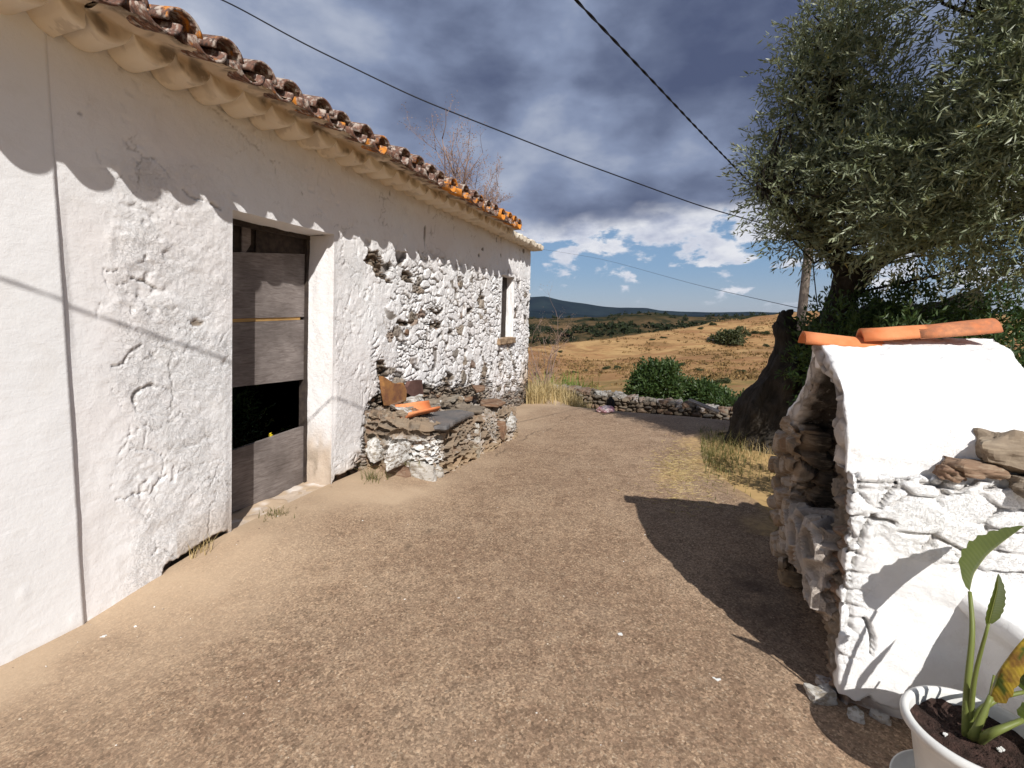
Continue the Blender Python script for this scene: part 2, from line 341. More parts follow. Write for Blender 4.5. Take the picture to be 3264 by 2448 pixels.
# ------------------------------------------------------------------ terrain
K = 1024/2212.
def dpx(x, y): return x*K, y*K
def slope_uv(u, v):
    rx = (u-512)/F; ry = (v-384)/F; return (SP+CP*ry)/np.hypot(rx, CP-SP*ry)
CU = [250, 400, 480, 534, 590, 658, 722, 767, 810, 900, 1050]
CV = [352, 352, 349, 345, 340, 331, 323, 316, 312, 313, 314]
def far_z(x, y):
    r = np.hypot(x, y); az = np.clip(np.arctan2(x, np.maximum(y, 1e-3)), -1.1, 1.1); u = np.clip(512+494*np.tan(az), 250, 1050)
    rc = np.interp(u, [250, 530, 770, 1050], [150, 170, 270, 260]); vc = np.interp(u, CU, CV)
    def zz(rr, v): return EYE-rr*slope_uv(u, v)
    pts = [(20.+0*u, -2.2+0*u), (45.+0*u, zz(45., 395.)), (85.+0*u, zz(85., 384.5)), (100.+0*u, zz(100., 381.5)), (107.+0*u, zz(107., 379.)), (rc*.55+50, zz(rc*.55+50, vc+.5*(376-vc))), (rc, zz(rc, vc)), (rc+60, zz(rc, vc)-6), (rc+260, zz(rc, vc)-45)]
    z = np.zeros_like(u)
    for (r0, z0), (r1, z1) in zip(pts[:-1], pts[1:]):
        m = (r >= r0) & (r < r1); z = np.where(m, z0+(z1-z0)*np.clip((r-r0)/(r1-r0), 0, 1), z)
    z = np.where(r >= pts[-1][0], pts[-1][1], z); z = np.where(r < 20, -2.2, z)
    n = (fbm(x*.03, y*.03, 0, 4, 3)-.5)*np.clip((r-40)/60, 0, 1)*5*np.clip((rc+40-r)/60+.2, .12, 1)
    return z+n
ZB = ([-4, -1, 0, .36, .91, 1.9, 2.5, 4, 7, 8, 12], [0, 0, 0, .05, .115, .12, .115, .06, -.06, -.066, -.066])
def Z(x, y):
    x = np.asarray(x, float); y = np.asarray(y, float); s, c = sdec(x, y); r = np.hypot(x, y)
    z = np.interp(s, *ZB)*(1-sstep(.05, 1.15, c))
    q = y+.5*x; d = np.maximum(q-9.1, 0); dr = np.where(d < 1.2, -.12*d*d, -.173-.29*(d-1.2)); dr = np.maximum(dr, -2.4)
    dr = dr+.42*np.exp(-((x-1.0)/.7)**2-((y-11.6)/1.2)**2)+.2*np.exp(-((x-.6)/.5)**2-((y-10.6)/.9)**2)
    z = z+dr+(fbm(x*.8, y*.8, 0, 3, 8)-.5)*.03
    f = sstep(15, 30, r)*(y > -200); front = sstep(-.15, .25, y/(r+1e-6))
    return np.where(f*front > 0, z*(1-f*front)+far_z(x, y)*f*front, z)
def Zs(x, y): return float(Z(np.array([x]), np.array([y]))[0])
WR = ([-4, 1.9, 2.35, 3.5, 5., 5.9, 6.8, 8, 14], [7, 7, 3.75, 3.3, 3.2, 3.45, 5, 7, 8])
def road_edge(s): return np.interp(s, *WR)
def road_left(s): return np.interp(s, [-4, 7.9, 8.6, 10, 14], [-.02, -.02, .35, 1.5, 3.5])
# the ground: one sheet
nr_, na_ = 230, 900
rr = np.concatenate([[0.05], np.geomspace(.35, 480, nr_-1)]); aa = np.linspace(0, 2*np.pi, na_)
R_, A_ = np.meshgrid(rr, aa, indexing='ij'); gx = (R_*np.sin(A_)).ravel(); gy = (R_*np.cos(A_)).ravel(); gz = Z(gx, gy)
gs, gc = sdec(gx, gy)
onroad = (gs > -4) & (gs < 13.6) & (gc > road_left(gs)+.12) & (gc < road_edge(gs)-.12); inhouse = (gc < -.05) & (gs > -4) & (gs < 7.7)
gz = gz-.07*onroad-.1*inhouse
gr = np.hypot(gx, gy); gu = 512+494*gx/np.maximum(gy, .1)
near = 1-sstep(14, 22, gr); track = (sstep(91, 95, gr)*(1-sstep(105, 109, gr)))*sstep(655, 700, gu+fbm(gx*.1, gy*.1)*30)*(gy > 0)
verge = (1-sstep(95, 112, gr))*sstep(16, 24, gr)
fq = gridf(nr_, na_)[:, ::-1]
struct(link('ground', mkmesh('ground', np.stack([gx, gy, gz], -1), fq[:, ::-1], True, {'near': near, 'track': track, 'verge': verge}), MAT['ground']))
# the concrete road
def quadnormal_fix(V, Fq, want_up=True):
    f = Fq[0]; n = np.cross(V[f[2]]-V[f[0]], V[f[3]]-V[f[1]]); return Fq if n[2] > 0 else Fq[:, ::-1]
sv = np.concatenate([np.linspace(-4, -.5, 50)[:-1], np.linspace(-.5, 8.5, 330)[:-1], np.linspace(8.5, 13.6, 70)]); tv = np.linspace(0, 1, 150)
S_, T_ = np.meshgrid(sv, tv, indexing='ij'); S_ = S_.ravel(); T_ = T_.ravel()
ce = road_edge(S_)+(fbm(S_*1.7, 0*S_, 4, 4, 31)-.5)*.45; cl = road_left(S_); C_ = cl+(ce-cl)*T_**1.15
x = W0[0]+WD[0]*S_+WN[0]*C_; y = W0[1]+WD[1]*S_+WN[1]*C_; z = Z(x, y)+.012
nz = fbm(S_*1.5, C_*1.5, 0, 4, 40); tan = np.clip(1-sstep(.1, .75, C_+(nz-.5)*1.1)+.7*(1-sstep(.0, .45, np.hypot((S_-2.6)/1.2, (C_-.75)/.6)+nz-.5)), 0, 1)*.85
tan = np.maximum(tan, (1-sstep(.2, 1.4, C_+(nz-.5)*1.6))*.45); tan = np.maximum(tan, .8*sstep(6.4, 7.6, S_)*(1-sstep(.3, 1.6, C_+(nz-.5)*1.2)))
soil = sstep(.35, .05, ce-C_+(nz-.5)*.7)*(S_ > 2)*(S_ < 8); soil = np.maximum(soil, .8*(1-sstep(.0, .5, np.hypot((S_-3.7)/1.1, (C_-2.95)/.45)+(nz-.5)*1.4)))
cr = [wpt(0, 0)[:2]]
crack = .6*sstep(.02, .004, np.abs(C_-(1.02+.12*np.sin(S_*1.3)+(fbm(S_*3, 0*S_, 1, 4, 5)-.5)*.3)))*sstep(.5, .62, vnoise(S_*2.1, C_*0, 0, 77))
z = z-crack*.01; V = np.stack([x, y, z], -1); fq = quadnormal_fix(V, gridf(len(sv), len(tv)))
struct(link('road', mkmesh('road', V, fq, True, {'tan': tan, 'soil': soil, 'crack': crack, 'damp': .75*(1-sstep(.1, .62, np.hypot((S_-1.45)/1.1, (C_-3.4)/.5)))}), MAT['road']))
# middle hills and mountains, each a real ridge with its own depth
def ridge(name, rows, us, mat, amp, ns, seed, res=(420, 120)):
    uu = np.linspace(us[0], us[1], res[0]); rr_ = np.linspace(0, 1, res[1]); U, T = np.meshgrid(uu, rr_, indexing='ij'); U = U.ravel(); T = T.ravel()
    ts = np.linspace(0, 1, len(rows)); Rr = np.interp(T, ts, [q[0] for q in rows])
    zs = np.stack([EYE-q[0]*slope_uv(U, np.interp(U, *q[1]))+q[2] for q in rows], -1)
    k = np.clip((T*(len(rows)-1)).astype(int), 0, len(rows)-2); f = T*(len(rows)-1)-k; f = f*f*(3-2*f); ix = np.arange(len(U))
    Zz = zs[ix, k]*(1-f)+zs[ix, k+1]*f; az = np.arctan((U-512)/494); X = Rr*np.sin(az); Y = Rr*np.cos(az)
    Zz = Zz+(fbm(X*ns, Y*ns, 0, 5, seed)-.5)*amp
    V = np.stack([X, Y, Zz], -1); return struct(link(name, mkmesh(name, V, quadnormal_fix(V, gridf(res[0], res[1])), True), mat)), V
flat = ([0, 1400], [352, 352])
HV1 = ([-200, 300, 500, 535, 580, 620, 680, 740, 800, 1200], [334, 332, 333, 334, 331, 328, 327, 323, 318, 318])
HV2 = ([-200, 300, 500, 531, 560, 600, 640, 652, 690, 720, 767, 850, 1200], [321, 320, 320, 321, 322, 321, 317, 316, 320, 320, 318.5, 318, 318])
hills, HV = ridge('hills', [(430, flat, -12), (560, HV1, 0), (720, HV1, -26), (1150, HV2, 8), (1500, HV2, -60), (2600, HV2, -220)], (-150, 1250), MAT['hills'], 6, .012, 15)
MV = ([-300, 250, 420, 500, 531, 545, 558, 581, 603, 625, 646, 660, 680, 710, 744, 900, 1400], [312, 309, 304, 300, 297.5, 296.5, 299.5, 303.5, 307.5, 308.5, 308.5, 310.5, 311.5, 312, 312, 312, 313])
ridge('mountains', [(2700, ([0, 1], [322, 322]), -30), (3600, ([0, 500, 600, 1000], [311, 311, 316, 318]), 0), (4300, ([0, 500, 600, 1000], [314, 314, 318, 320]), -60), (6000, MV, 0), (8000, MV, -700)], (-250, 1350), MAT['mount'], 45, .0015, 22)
# ------------------------------------------------------------------ the old house
DR = (.897, 1.93, .11, 2.345); WI = (6.17, 6.80, 1.29, 2.36)       # door and window openings (s0, s1, z0, z1)
def c4(x, y): return wall_sz(x*.1543, y*.1543+256)
def c1(x, y): return wall_sz(x*.1543, y*.1543)
def c8(x, y): return wall_sz(345.1+.09454*x, 235.3+.09454*y)
CRACKS = [([c4(*p) for p in P], w, d) for P, w, d in [
    ([(700, 70), (690, 130), (710, 185), (830, 175)], .006, .014), ([(705, 95), (775, 85)], .008, .018), ([(870, 140), (960, 170), (1020, 210)], .011, .025),
    ([(630, 420), (640, 350), (680, 310)], .005, .01), ([(1230, 420), (1320, 400), (1390, 370)], .006, .014), ([(740, 710), (810, 690), (850, 620), (930, 580)], .012, .02), ([(930, 580), (1050, 560), (1140, 540)], .005, .012),
    ([(880, 950), (885, 890), (940, 850), (990, 830)], .018, .028), ([(990, 830), (1060, 850), (1110, 870)], .006, .014), ([(885, 950), (885, 1010), (930, 1020)], .007, .015), ([(960, 1080), (935, 1150), (930, 1230)], .006, .014), ([(840, 1100), (830, 1180), (770, 1280)], .007, .012),
    ([(840, 1260), (960, 1250), (1050, 1290), (1060, 1400), (1050, 1440), (960, 1520), (880, 1550), (760, 1580)], .007, .016), ([(1050, 1440), (1240, 1360), (1330, 1340), (1450, 1310)], .007, .014), ([(720, 820), (760, 900), (790, 980)], .004, .008), ([(720, 1500), (740, 1400), (830, 1280)], .004, .008)]]
CRACKS += [([c1(*p) for p in P], w, d) for P, w, d in [([(605, 985), (660, 990), (665, 1030), (685, 1080)], .004, .01), ([(690, 990), (740, 990), (790, 955), (880, 985), (900, 1040), (960, 1105)], .004, .01),
    ([(1030, 1050), (1085, 1080), (1120, 1140), (1150, 1180)], .006, .014), ([(1210, 1230), (1260, 1280), (1310, 1290), (1345, 1310)], .01, .02), ([(1390, 1330), (1420, 1350), (1440, 1362)], .013, .03), ([(1000, 1330), (1090, 1350), (1200, 1345)], .005, .012), ([(1390, 780), (1425, 802)], .006, .014), ([(530, 745), (550, 752)], .014, .02), ([(605, 680), (605, 725)], .004, .01), ([(1955, 1240), (1960, 1255)], .01, .02), ([(1600, 915), (1690, 968)], .003, .006)]]
HOLEP = [[(260, 150), (300, 170), (345, 145), (375, 215), (412, 275), (430, 400), (455, 450), (505, 492), (430, 505), (330, 430), (290, 335), (195, 275), (240, 220)], [(600, 390), (660, 370), (720, 430), (720, 500), (640, 520), (605, 450)],
         [(340, 1330), (430, 1310), (460, 1480), (410, 1640), (340, 1480)], [(880, 760), (960, 810), (1050, 760), (1030, 830), (960, 860), (890, 800)], [(880, 930), (960, 910), (1030, 935), (980, 1000), (880, 1000)], [(540, 910), (640, 890), (720, 945), (640, 960), (560, 950)]]
HOLEP = [[c8(*p) for p in P] for P in HOLEP]
GREY = [(c8(x, y), rs, rz, t) for x, y, rs, rz, t in [(710, 860, .07, .07, .46), (655, 1028, .055, .045, .8), (1430, 690, .07, .055, .5), (1222, 520, .06, .055, .46), (1632, 1365, .07, .045, .5), (1740, 1490, .11, .05, .46), (1630, 1620, .1, .05, .46), (1480, 1440, .1, .1, .3), (1250, 1500, .09, .09, .4), (1900, 910, .05, .05, .5)]]
def house_fields(s, z):
    n1 = fbm(s*3, z*3, 0, 4, 1); n2 = fbm(s*14, z*14, 0, 3, 2); n3 = fbm(s*45, z*45, 0, 3, 3)
    wx = s+(fbm(s*6, z*6, 2, 4, 4)-.5)*.17; wz = z+(fbm(s*6, z*6, 9, 4, 5)-.5)*.14
    he0 = voro(wx/.09, wz/.035, 77)[1]; d = (fbm(s*1.1, z*1.1, 0, 3, 6)-.5)*.035+(n2-.5)*.005
    rub = sstep(2.5, 2.95, s+(n1-.5)*.6)*(1-sstep(2.2, 2.5, z+(n1-.5)*.3))
    f1, ed, idr = voro(wx/.155, wz/.1, 3); g1, ge, gid = voro(wx/.075, wz/.04, 12)
    jo = sstep(.15, .02, ed)*sstep(.44, .6, fbm(s*5.5, z*5.5, 5, 4, 8)+.1*(s > 3)); jo2 = sstep(.18, .03, ge)*sstep(.5, .62, fbm(s*4.2, z*4.2, 8, 4, 9))
    q = fbm(s*9, z*9, 16, 5, 87, .6)*8; fr = q-np.floor(q); st = np.floor(q)+sstep(.42, .5, fr); d = d+rub*((1-f1*f1)*.006+(idr-.5)*.02-(jo*.046+jo2*.03)*(.45+.9*sstep(.4, .6, fbm(s*1.6, z*1.6, 7, 3, 79)))+(n3-.5)*.008+(st-4)*.0014); stone = np.clip(rub*(sstep(.45, .9, jo)*.85+sstep(.5, .9, jo2)*.7), 0, 1); tone = idr*.2; ex = rub*sstep(.86, .88, idr)*sstep(.44, .52, n1); stone = np.maximum(stone, ex*.9); tone = np.where(ex > .4, .3+(idr-.88)*5, tone); d = d-ex*.012; gp = rub*sstep(.07, .05, idr)*sstep(.45, .52, n1+.1*n2); stone = np.maximum(stone, gp); tone = np.where(gp > .4, .0+.3*gid*(he0 > .2), tone); d = d-gp*.05
    # flaking layers of old limewash
    fl = sstep(.18, .3, s+(n1-.5)*.22)*(1-sstep(.93, .97, s))*(1-sstep(2.42, 2.6, z+(n1-.5)*.25)); fl = np.maximum(fl, sstep(1.93, 2.0, s)*(1-sstep(2.5, 3.0, s))*(1-sstep(2.1, 2.4, z))*.55); fl = np.maximum(fl, .16*sstep(.05, .3, s+(n1-.5)*.3))
    q = fbm(wx*4.2+3, wz*4.2, 1, 5, 17)*11; fr = q-np.floor(q); st = np.floor(q)+sstep(.38, .5, fr); d = d+fl*((st-5)*.0011+(n3-.5)*.004)
    q = fbm(s*15, z*17, 6, 5, 27, .6)*8; fr = q-np.floor(q); st = np.floor(q)+sstep(.42, .5, fr); d = d+fl*(st-4)*.0014*(.35+1.3*n1)
    pit = sstep(.7, .8, vnoise(s*26, z*26, 3, 19))*sstep(.5, .7, n1)*(1-rub); d = d-pit*.008*(s > .3)
    spots = sstep(.8, .86, vnoise(s*13, z*9, 3, 49))*sstep(.5, .6, vnoise(s*2.5, z*2.5, 1, 18))*sstep(2.0, 3.0, s); d = d-spots*.02; stone = np.maximum(stone, spots*.8)
    wn = (fbm(s*26, z*26, 2, 4, 75)-.5)*.034
    for P, w, dp in CRACKS:
        a = np.array(P); m = (s > a[:, 0].min()-.05) & (s < a[:, 0].max()+.05) & (z > a[:, 1].min()-.05) & (z < a[:, 1].max()+.05)
        if m.any():
            w = w*.72; dd = segdist(s[m]+wn[m], z[m]-wn[m]+(n2[m]-.5)*.02, P); k = sstep(w, w*.3, dd)*(.45+.9*n1[m]); d[m] -= dp*.6*k; stone[m] = np.maximum(stone[m], k*.5*(w > .0055)); tone[m] = np.where(k > .2, .42, tone[m])
    hole = np.zeros_like(s); ws = s+(n2-.5)*.07; wz2 = z+(fbm(s*14, z*14, 4, 3, 32)-.5)*.07
    for P in HOLEP: hole = np.maximum(hole, inpoly(ws, wz2, P)*1.)
    h1, he, hid = voro(wx/.14, wz/.038, 44); low = sstep(.0, .12, (.95-.12*np.abs(s-3.5))-z+(n1-.5)*.5+(n2-.5)*.25)*sstep(2.3, 2.5, s+(n1-.5)*.4)*(1-sstep(5.3, 6.5, s+(n1-.5)*.5)); low = np.maximum(low, sstep(.05, .2, .42-z+(n1-.5)*.3)*sstep(2.15, 2.4, s)*.9)
    low = np.maximum(low, .8*sstep(.1, .25, 1.0-z+(n1-.5)*1.1+(n2-.5)*.9)*sstep(5.8, 6.3, s)*sstep(.5, .55, fbm(s*9, z*9, 0, 3, 61)))
    hole = np.maximum(hole, low); hj = sstep(.3, .05, he); d = d-hole*(.035+hj*.05-(1-h1)*.02+(hid-.5)*.03); stone = np.maximum(stone, hole); tone = np.where(hole > .4, hid*.9+.02, tone); tone = np.where((hole > .4) & (hj > .5), .0, tone)
    for (a, b), rs, rz, t in GREY:
        e = np.hypot((s-a)/rs, (z-b)/rz)+(n2-.5)*.8; k = sstep(1.05, .9, e); stone = np.maximum(stone, k); tone = np.where(k > .4, t, tone); d = d+k*.004-.03*sstep(.3, .0, np.abs(e-1.15))*(rub > .3)
    e = np.hypot((s-c4(1285, 435)[0])/.04, (z-c4(1285, 435)[1])/.02)+(n2-.5); k = sstep(1.1, .9, e); stone = np.maximum(stone, k*.9); tone = np.where(k > .4, .62, tone); d = d-k*.012
    zb = np.interp(s, *ZB); br = np.interp(s, [.3, .42, .6, .86, .9, 1.93, 2.0, 2.4, 2.55], [-.3, .05, .075, .05, .0, -.02, .06, .07, -.2])+(n2-.5)*.05+(n1-.5)*.04
    k = sstep(.0, -.008, z-zb-br); d = d-k*.07; stone = np.maximum(stone, k); tone = np.where(k > .4, .8*(n2 > .45)+.02, tone)
    dirt = .5*sstep(.28, .0, z-zb+(n1-.5)*.25)*(s > .5)+.35*sstep(7.2, 7.75, s+(n1-.5)*.8)*sstep(1.7, .5, z)+.75*sstep(7.1, 7.7, s+(n1-.5)*.9)*sstep(.9, .2, z)
    dirt = np.maximum(dirt, .3*sstep(2.86, 2.97, z+(n1-.5)*.12)*(.3+.7*(s > 2)))
    wstain = sstep(.25, .1, np.hypot((s-6.5)/1.1, z-1.22))*.6; dirt = np.clip(np.maximum(dirt, wstain*(n2 > .45)), 0, .9)
    ln = np.minimum(np.abs(s-6.30-.01*n1), np.minimum(np.abs(s-6.48), np.abs(s-7.0))); d = d-.012*sstep(.012, .003, ln)*(z > 2.4)
    e3, ee, _ = voro(s/.42+(fbm(s*7, z*7, 3, 4, 71)-.5)*.9, z/.36+(fbm(s*7, z*7, 8, 4, 72)-.5)*.9, 73); hc = sstep(.035, .008, ee)*sstep(.5, .6, fbm(s*2.6, z*2.6, 4, 3, 74))*sstep(.15, .3, s)*(1-rub); d = d-hc*.006; stone = np.maximum(stone, hc*.35); tone = np.where((hc > .3) & (stone < .5), .42, tone)
    return d, stone, tone, dirt, np.clip(fl*(.2+.55*sstep(.4, .6, fbm(s*2.2, z*2.2, 3, 3, 78)))+rub*.35+.06, 0, 1)
def house_wall(parent):
    zs = np.unique(np.round(np.concatenate([np.linspace(-.18, DR[2], 30), np.linspace(DR[2], WI[2], 128), np.linspace(WI[2], DR[3], 108), np.linspace(DR[3], WI[3], 3), np.linspace(WI[3], 3.08, 66)]), 5))
    ss = np.unique(np.round(np.concatenate([np.linspace(-.025, DR[0], 130), np.linspace(DR[0], DR[1], 130), np.linspace(DR[1], 3, 130), np.linspace(3, WI[0], 300), np.linspace(WI[0], WI[1], 54), np.linspace(WI[1], 7.8, 84)]), 5))
    S, Zz = np.meshgrid(ss, zs, indexing='ij'); S = S.ravel(); Zz = Zz.ravel(); d, stone, tone, dirt, flk = house_fields(S, Zz)
    def edge(o, w): return np.minimum(np.minimum(np.abs(S-o[0]), np.abs(S-o[1])), 1)
    for o in (DR, WI):
        dx = np.maximum(np.maximum(o[0]-S, S-o[1]), 0); dz = np.maximum(np.maximum(o[2]-Zz, Zz-o[3]), 0); dd = np.hypot(dx, dz); k = sstep(.0, .06, dd); d = d*k; 
    d = d*sstep(0, .04, S)
    crn = sstep(7.72, 7.8, S); d = d-crn*.04*vnoise(Zz*9, 0*Zz, 2, 3)
    s2 = S-crn*(.05*fbm(Zz*7, 0*Zz, 1, 3, 5)); P = wpt(s2, Zz, 0); P[:, :2] += WN*d[:, None]
    Fq = gridf(len(ss), len(zs)); cs = S[Fq].mean(1); cz = Zz[Fq].mean(1); keep = np.ones(len(Fq), bool)
    for o in (DR, WI): keep &= ~((cs > o[0]) & (cs < o[1]) & (cz > o[2]) & (cz < o[3]))
    Fq = Fq[keep]; Vs = [P]; Fs = [Fq]; At = [np.stack([stone, tone, dirt, flk], -1)]; off = len(P)
    for oi, o in enumerate((DR, WI)):                                # reveals of the two openings
        dep = .34 if oi == 0 else .15
        for (a, b, ax) in ((( o[0], o[2]), (o[0], o[3]), 0), ((o[1], o[3]), (o[1], o[2]), 1), ((o[0], o[3]), (o[1], o[3]), 2), ((o[1], o[2]), (o[0], o[2]), 3)):
            n1_, n2_ = 90, 14; t, w = np.meshgrid(np.linspace(0, 1, n1_), np.linspace(0, 1, n2_), indexing='ij'); t = t.ravel(); w = w.ravel()
            s = a[0]+(b[0]-a[0])*t; z = a[1]+(b[1]-a[1])*t; nn = (fbm(s*4+w*3, z*4, w*2, 4, 51)-.5)*.03*np.minimum(w*6, 1)
            if ax == 0: s = s-nn
            elif ax == 1: s = s+nn
            elif ax == 2: z = z+nn
            else: z = z-nn
            p = wpt(s, z, 0); p[:, :2] -= WN*(w*dep)[:, None]; Vs.append(p); Fs.append(gridf(n1_, n2_, off)); off += len(p)
            di = (sstep(.75, .25, z+(fbm(s*9+w*4, z*5, w, 3, 3)-.5)*.5)*(.75 if oi == 0 else 0)); sn = sstep(.58, .62, fbm(z*7, w*4, s, 4, 9))*sstep(.6, .3, z)*.5
            if oi == 1 and ax == 3: di = di*0+.85
            At.append(np.stack([sn, .55+0*s, di, .25+0*s], -1))
    A_ = np.concatenate(At); me = mkmesh('wall', np.concatenate(Vs), np.concatenate(Fs), True, {'stone': A_[:, 0], 'tone': A_[:, 1], 'dirt': A_[:, 2], 'flake': A_[:, 3]})
    o = link('wall', me, MAT['wall'], parent)
    return o
def plainwall(name, pts, z0, z1, mat, parent, th=.4):              # rough box walls that close the building, in (S, o)
    mb = MB()
    for (a, oa), (b, ob) in pts:
        A = wpt(a, 0, oa)-[0, 0, 0]; 
        def fn(x, y, zc, a=a, oa=oa, b=b, ob=ob):
            S = a+(b-a)*x; o = oa+(ob-oa)*x; L = math.hypot(b-a, ob-oa); ns, no = -(ob-oa)/L, (b-a)/L
            return rpt(S+ns*th*y, z0+(z1-z0)*zc, o+no*th*y)
        mb.box(fn)
    return mb.build(name, mat, parent, False)
def rpt(S, z, o):
    S, z, o = np.broadcast_arrays(np.asarray(S, float), np.asarray(z, float), np.asarray(o, float))
    return np.stack([W0[0]+WD[0]*S+WN[0]*o, W0[1]+WD[1]*S+WN[1]*o, z], -1)
def half_tile(mb, S, ends, up, a, th=.016, n=11, flat=1., twist=0.):  # ends: (o, z, radius) of each end; a clay half pipe
    an = np.linspace(0, np.pi, n); V = []
    for (o, z, r) in ends:
        for rr_ in (r, r-th):
            ds = np.cos(an)*rr_; dz = np.sin(an)*rr_*flat*(1 if up else -1); V.append(rpt(S+ds+twist*(o-ends[0][0]), z+dz+twist*ds*.3, o))
    V = np.concatenate(V); Fc = []
    for k in range(n-1):
        Fc += [(k, k+1, 2*n+k+1, 2*n+k), (n+k+1, n+k, 3*n+k, 3*n+k+1), (k+1, k, n+k, n+k+1), (2*n+k, 2*n+k+1, 3*n+k+1, 3*n+k)]
    Fc += [(0, 2*n, 3*n, n), (n-1, 2*n-1, 4*n-1, 3*n-1)]
    if not up: Fc = [f[::-1] for f in Fc]
    mb.add(V, Fc, a)
def roof(parent, S0, S1, seed, o_eave=.47):
    r_ = random.Random(seed); mb = MB(); P = .265; k0 = math.ceil((S0-.5)/P); k1 = math.floor((S1-.5)/P)
    for k in range(k0, k1+1):
        c = .5+P*k+r_.uniform(-.012, .012); j = r_.uniform(-.03, .03); a = r_.random()**1.6*.85 if k < 9 else r_.random()*.85+.05; tw = r_.uniform(-.05, .05)
        for row in range(3):
            o0 = o_eave-.33*row+j; zz = 3.065+(o_eave-o0)*.3+.008
            half_tile(mb, c-P/2+r_.uniform(-.01, .01), [(o0+r_.uniform(-.01, .012), zz, .1), (o0-.42, zz+.13, .085)], False, a if row == 0 else r_.random()*.6, flat=.85, twist=tw)
            half_tile(mb, c+r_.uniform(-.01, .01), [(o0-.035+r_.uniform(-.015, .015), zz+.012+row*.0, .1), (o0-.45, zz+.14, .08)], True, r_.random()*(.8 if k > 8 else .6) if row == 0 else r_.random()*.5, flat=.92, twist=-tw)
    ns = max(8, int((S1-S0)/.03)); s, t = np.meshgrid(np.linspace(S0, S1, ns), np.linspace(0, 1, 12), indexing='ij'); s = s.ravel(); t = t.ravel()
    o = -.35-1.75*t; z = 3.1+(.47-o)*.3+.035*np.cos((s-.5)/P*2*np.pi); mb.add(rpt(s, z, o), [tuple(f) for f in gridf(ns, 12)[:, ::-1]], .2)
    o = -2.1-2.4*t; z = 3.1+2.57*.3-(-2.1-o)*.3+.035*np.cos((s-.5)/P*2*np.pi); mb.add(rpt(s, z, o), [tuple(f) for f in gridf(ns, 12)[:, ::-1]], .2)
    return mb.build('roof', MAT['tile'], parent)
def cornice(parent, S0, S1, seed, top_end=None):
    P = .222; n = int((S1-S0)/P); ns = n*16; S, T = np.meshgrid(np.linspace(S0, S1, ns), np.linspace(0, 1, 60), indexing='ij'); S = S.ravel(); T = T.ravel()
    ph = (S-S0)/P; k = np.floor(ph); f = ph-k; jit = _h(k, k*0, k*0, seed); lob = np.sqrt(np.clip(1-((f-.5)/.49)**2, 0, 1)); of = .23+.03*(jit-.5)
    # section: wall face up to the lobe, along the lobe's underside, up its end, then the mortar bed up to the tiles
    pts_o = [0*S-.02, 0*S, of*.5, of-.012, of, of, of-.02+.14*(S < 6.25), 0*S+.05+.385*(S < 6.25), 0*S-.05]
    bot = 3.05-.098*lob
    pts_z = [3.06+0*S, bot+.002, bot, bot+.002, bot+.02*lob+.002, 3.052+.0*S, 3.058-.01*(S < 6.25), 3.1-.075*(S < 6.25), 3.14+0*S]
    ts = np.array([0, .08, .3, .55, .6, .7, .78, .92, 1.]); kk = np.clip(np.searchsorted(ts, T, 'right')-1, 0, 7); ff = (T-ts[kk])/(ts[kk+1]-ts[kk]); ix = np.arange(len(S)); po = np.stack(pts_o, -1); pz = np.stack(pts_z, -1)
    o = po[ix, kk]*(1-ff)+po[ix, kk+1]*ff; z = pz[ix, kk]*(1-ff)+pz[ix, kk+1]*ff
    nn = fbm(S*8, o*8, z*8, 4, seed); m = sstep(.62, .75, T); z = z+(nn-.5)*(.012+.06*m); o = o+(fbm(S*8, o*8+9, z*8, 4, seed+3)-.5)*(.012+.06*m)*(T > .1)
    drt = np.clip(sstep(.6, .74, T+(nn-.5)*.35)*.95*(S < 6.3)+.25*(nn > .6), 0, 1); Fq = gridf(ns, 60)[:, ::-1]
    nm = fbm(S*14, o*14, z*14, 3, 5); me = mkmesh('cornice', rpt(S, z, o), Fq, True, {'stone': np.clip(drt*sstep(.42, .6, nm), 0, .9), 'tone': .25+.4*nm, 'dirt': drt*.55})
    return link('cornice', me, MAT['cornice'], parent)
hb = rpt(0, 0, 0); 
house = thing('old_house', 'long low derelict house with peeling whitewashed rubble wall, boarded doorway and tiled eaves', 'house')
hw = house_wall(house)
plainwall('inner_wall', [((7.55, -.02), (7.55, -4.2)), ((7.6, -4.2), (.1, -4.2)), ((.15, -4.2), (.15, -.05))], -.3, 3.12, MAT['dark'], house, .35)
roof(house, .2, 6.3, 3); cornice(house, .16, 8.16, 5)
mb = MB(); mb.box(lambda x, y, z: rpt(.2+7.8*x, 3.13+.02*z, -4.2+4.25*y)); mb.box(lambda x, y, z: rpt(.2+7.6*x, -.12+.02*z, -4.2+4.0*y)); mb.box(lambda x, y, z: rpt(6.2+2*x, 3.1+.05*z+.6*(1-y)*.3, -1.2+1.25*y)); mb.build('ceiling', MAT['dark'], house, False)
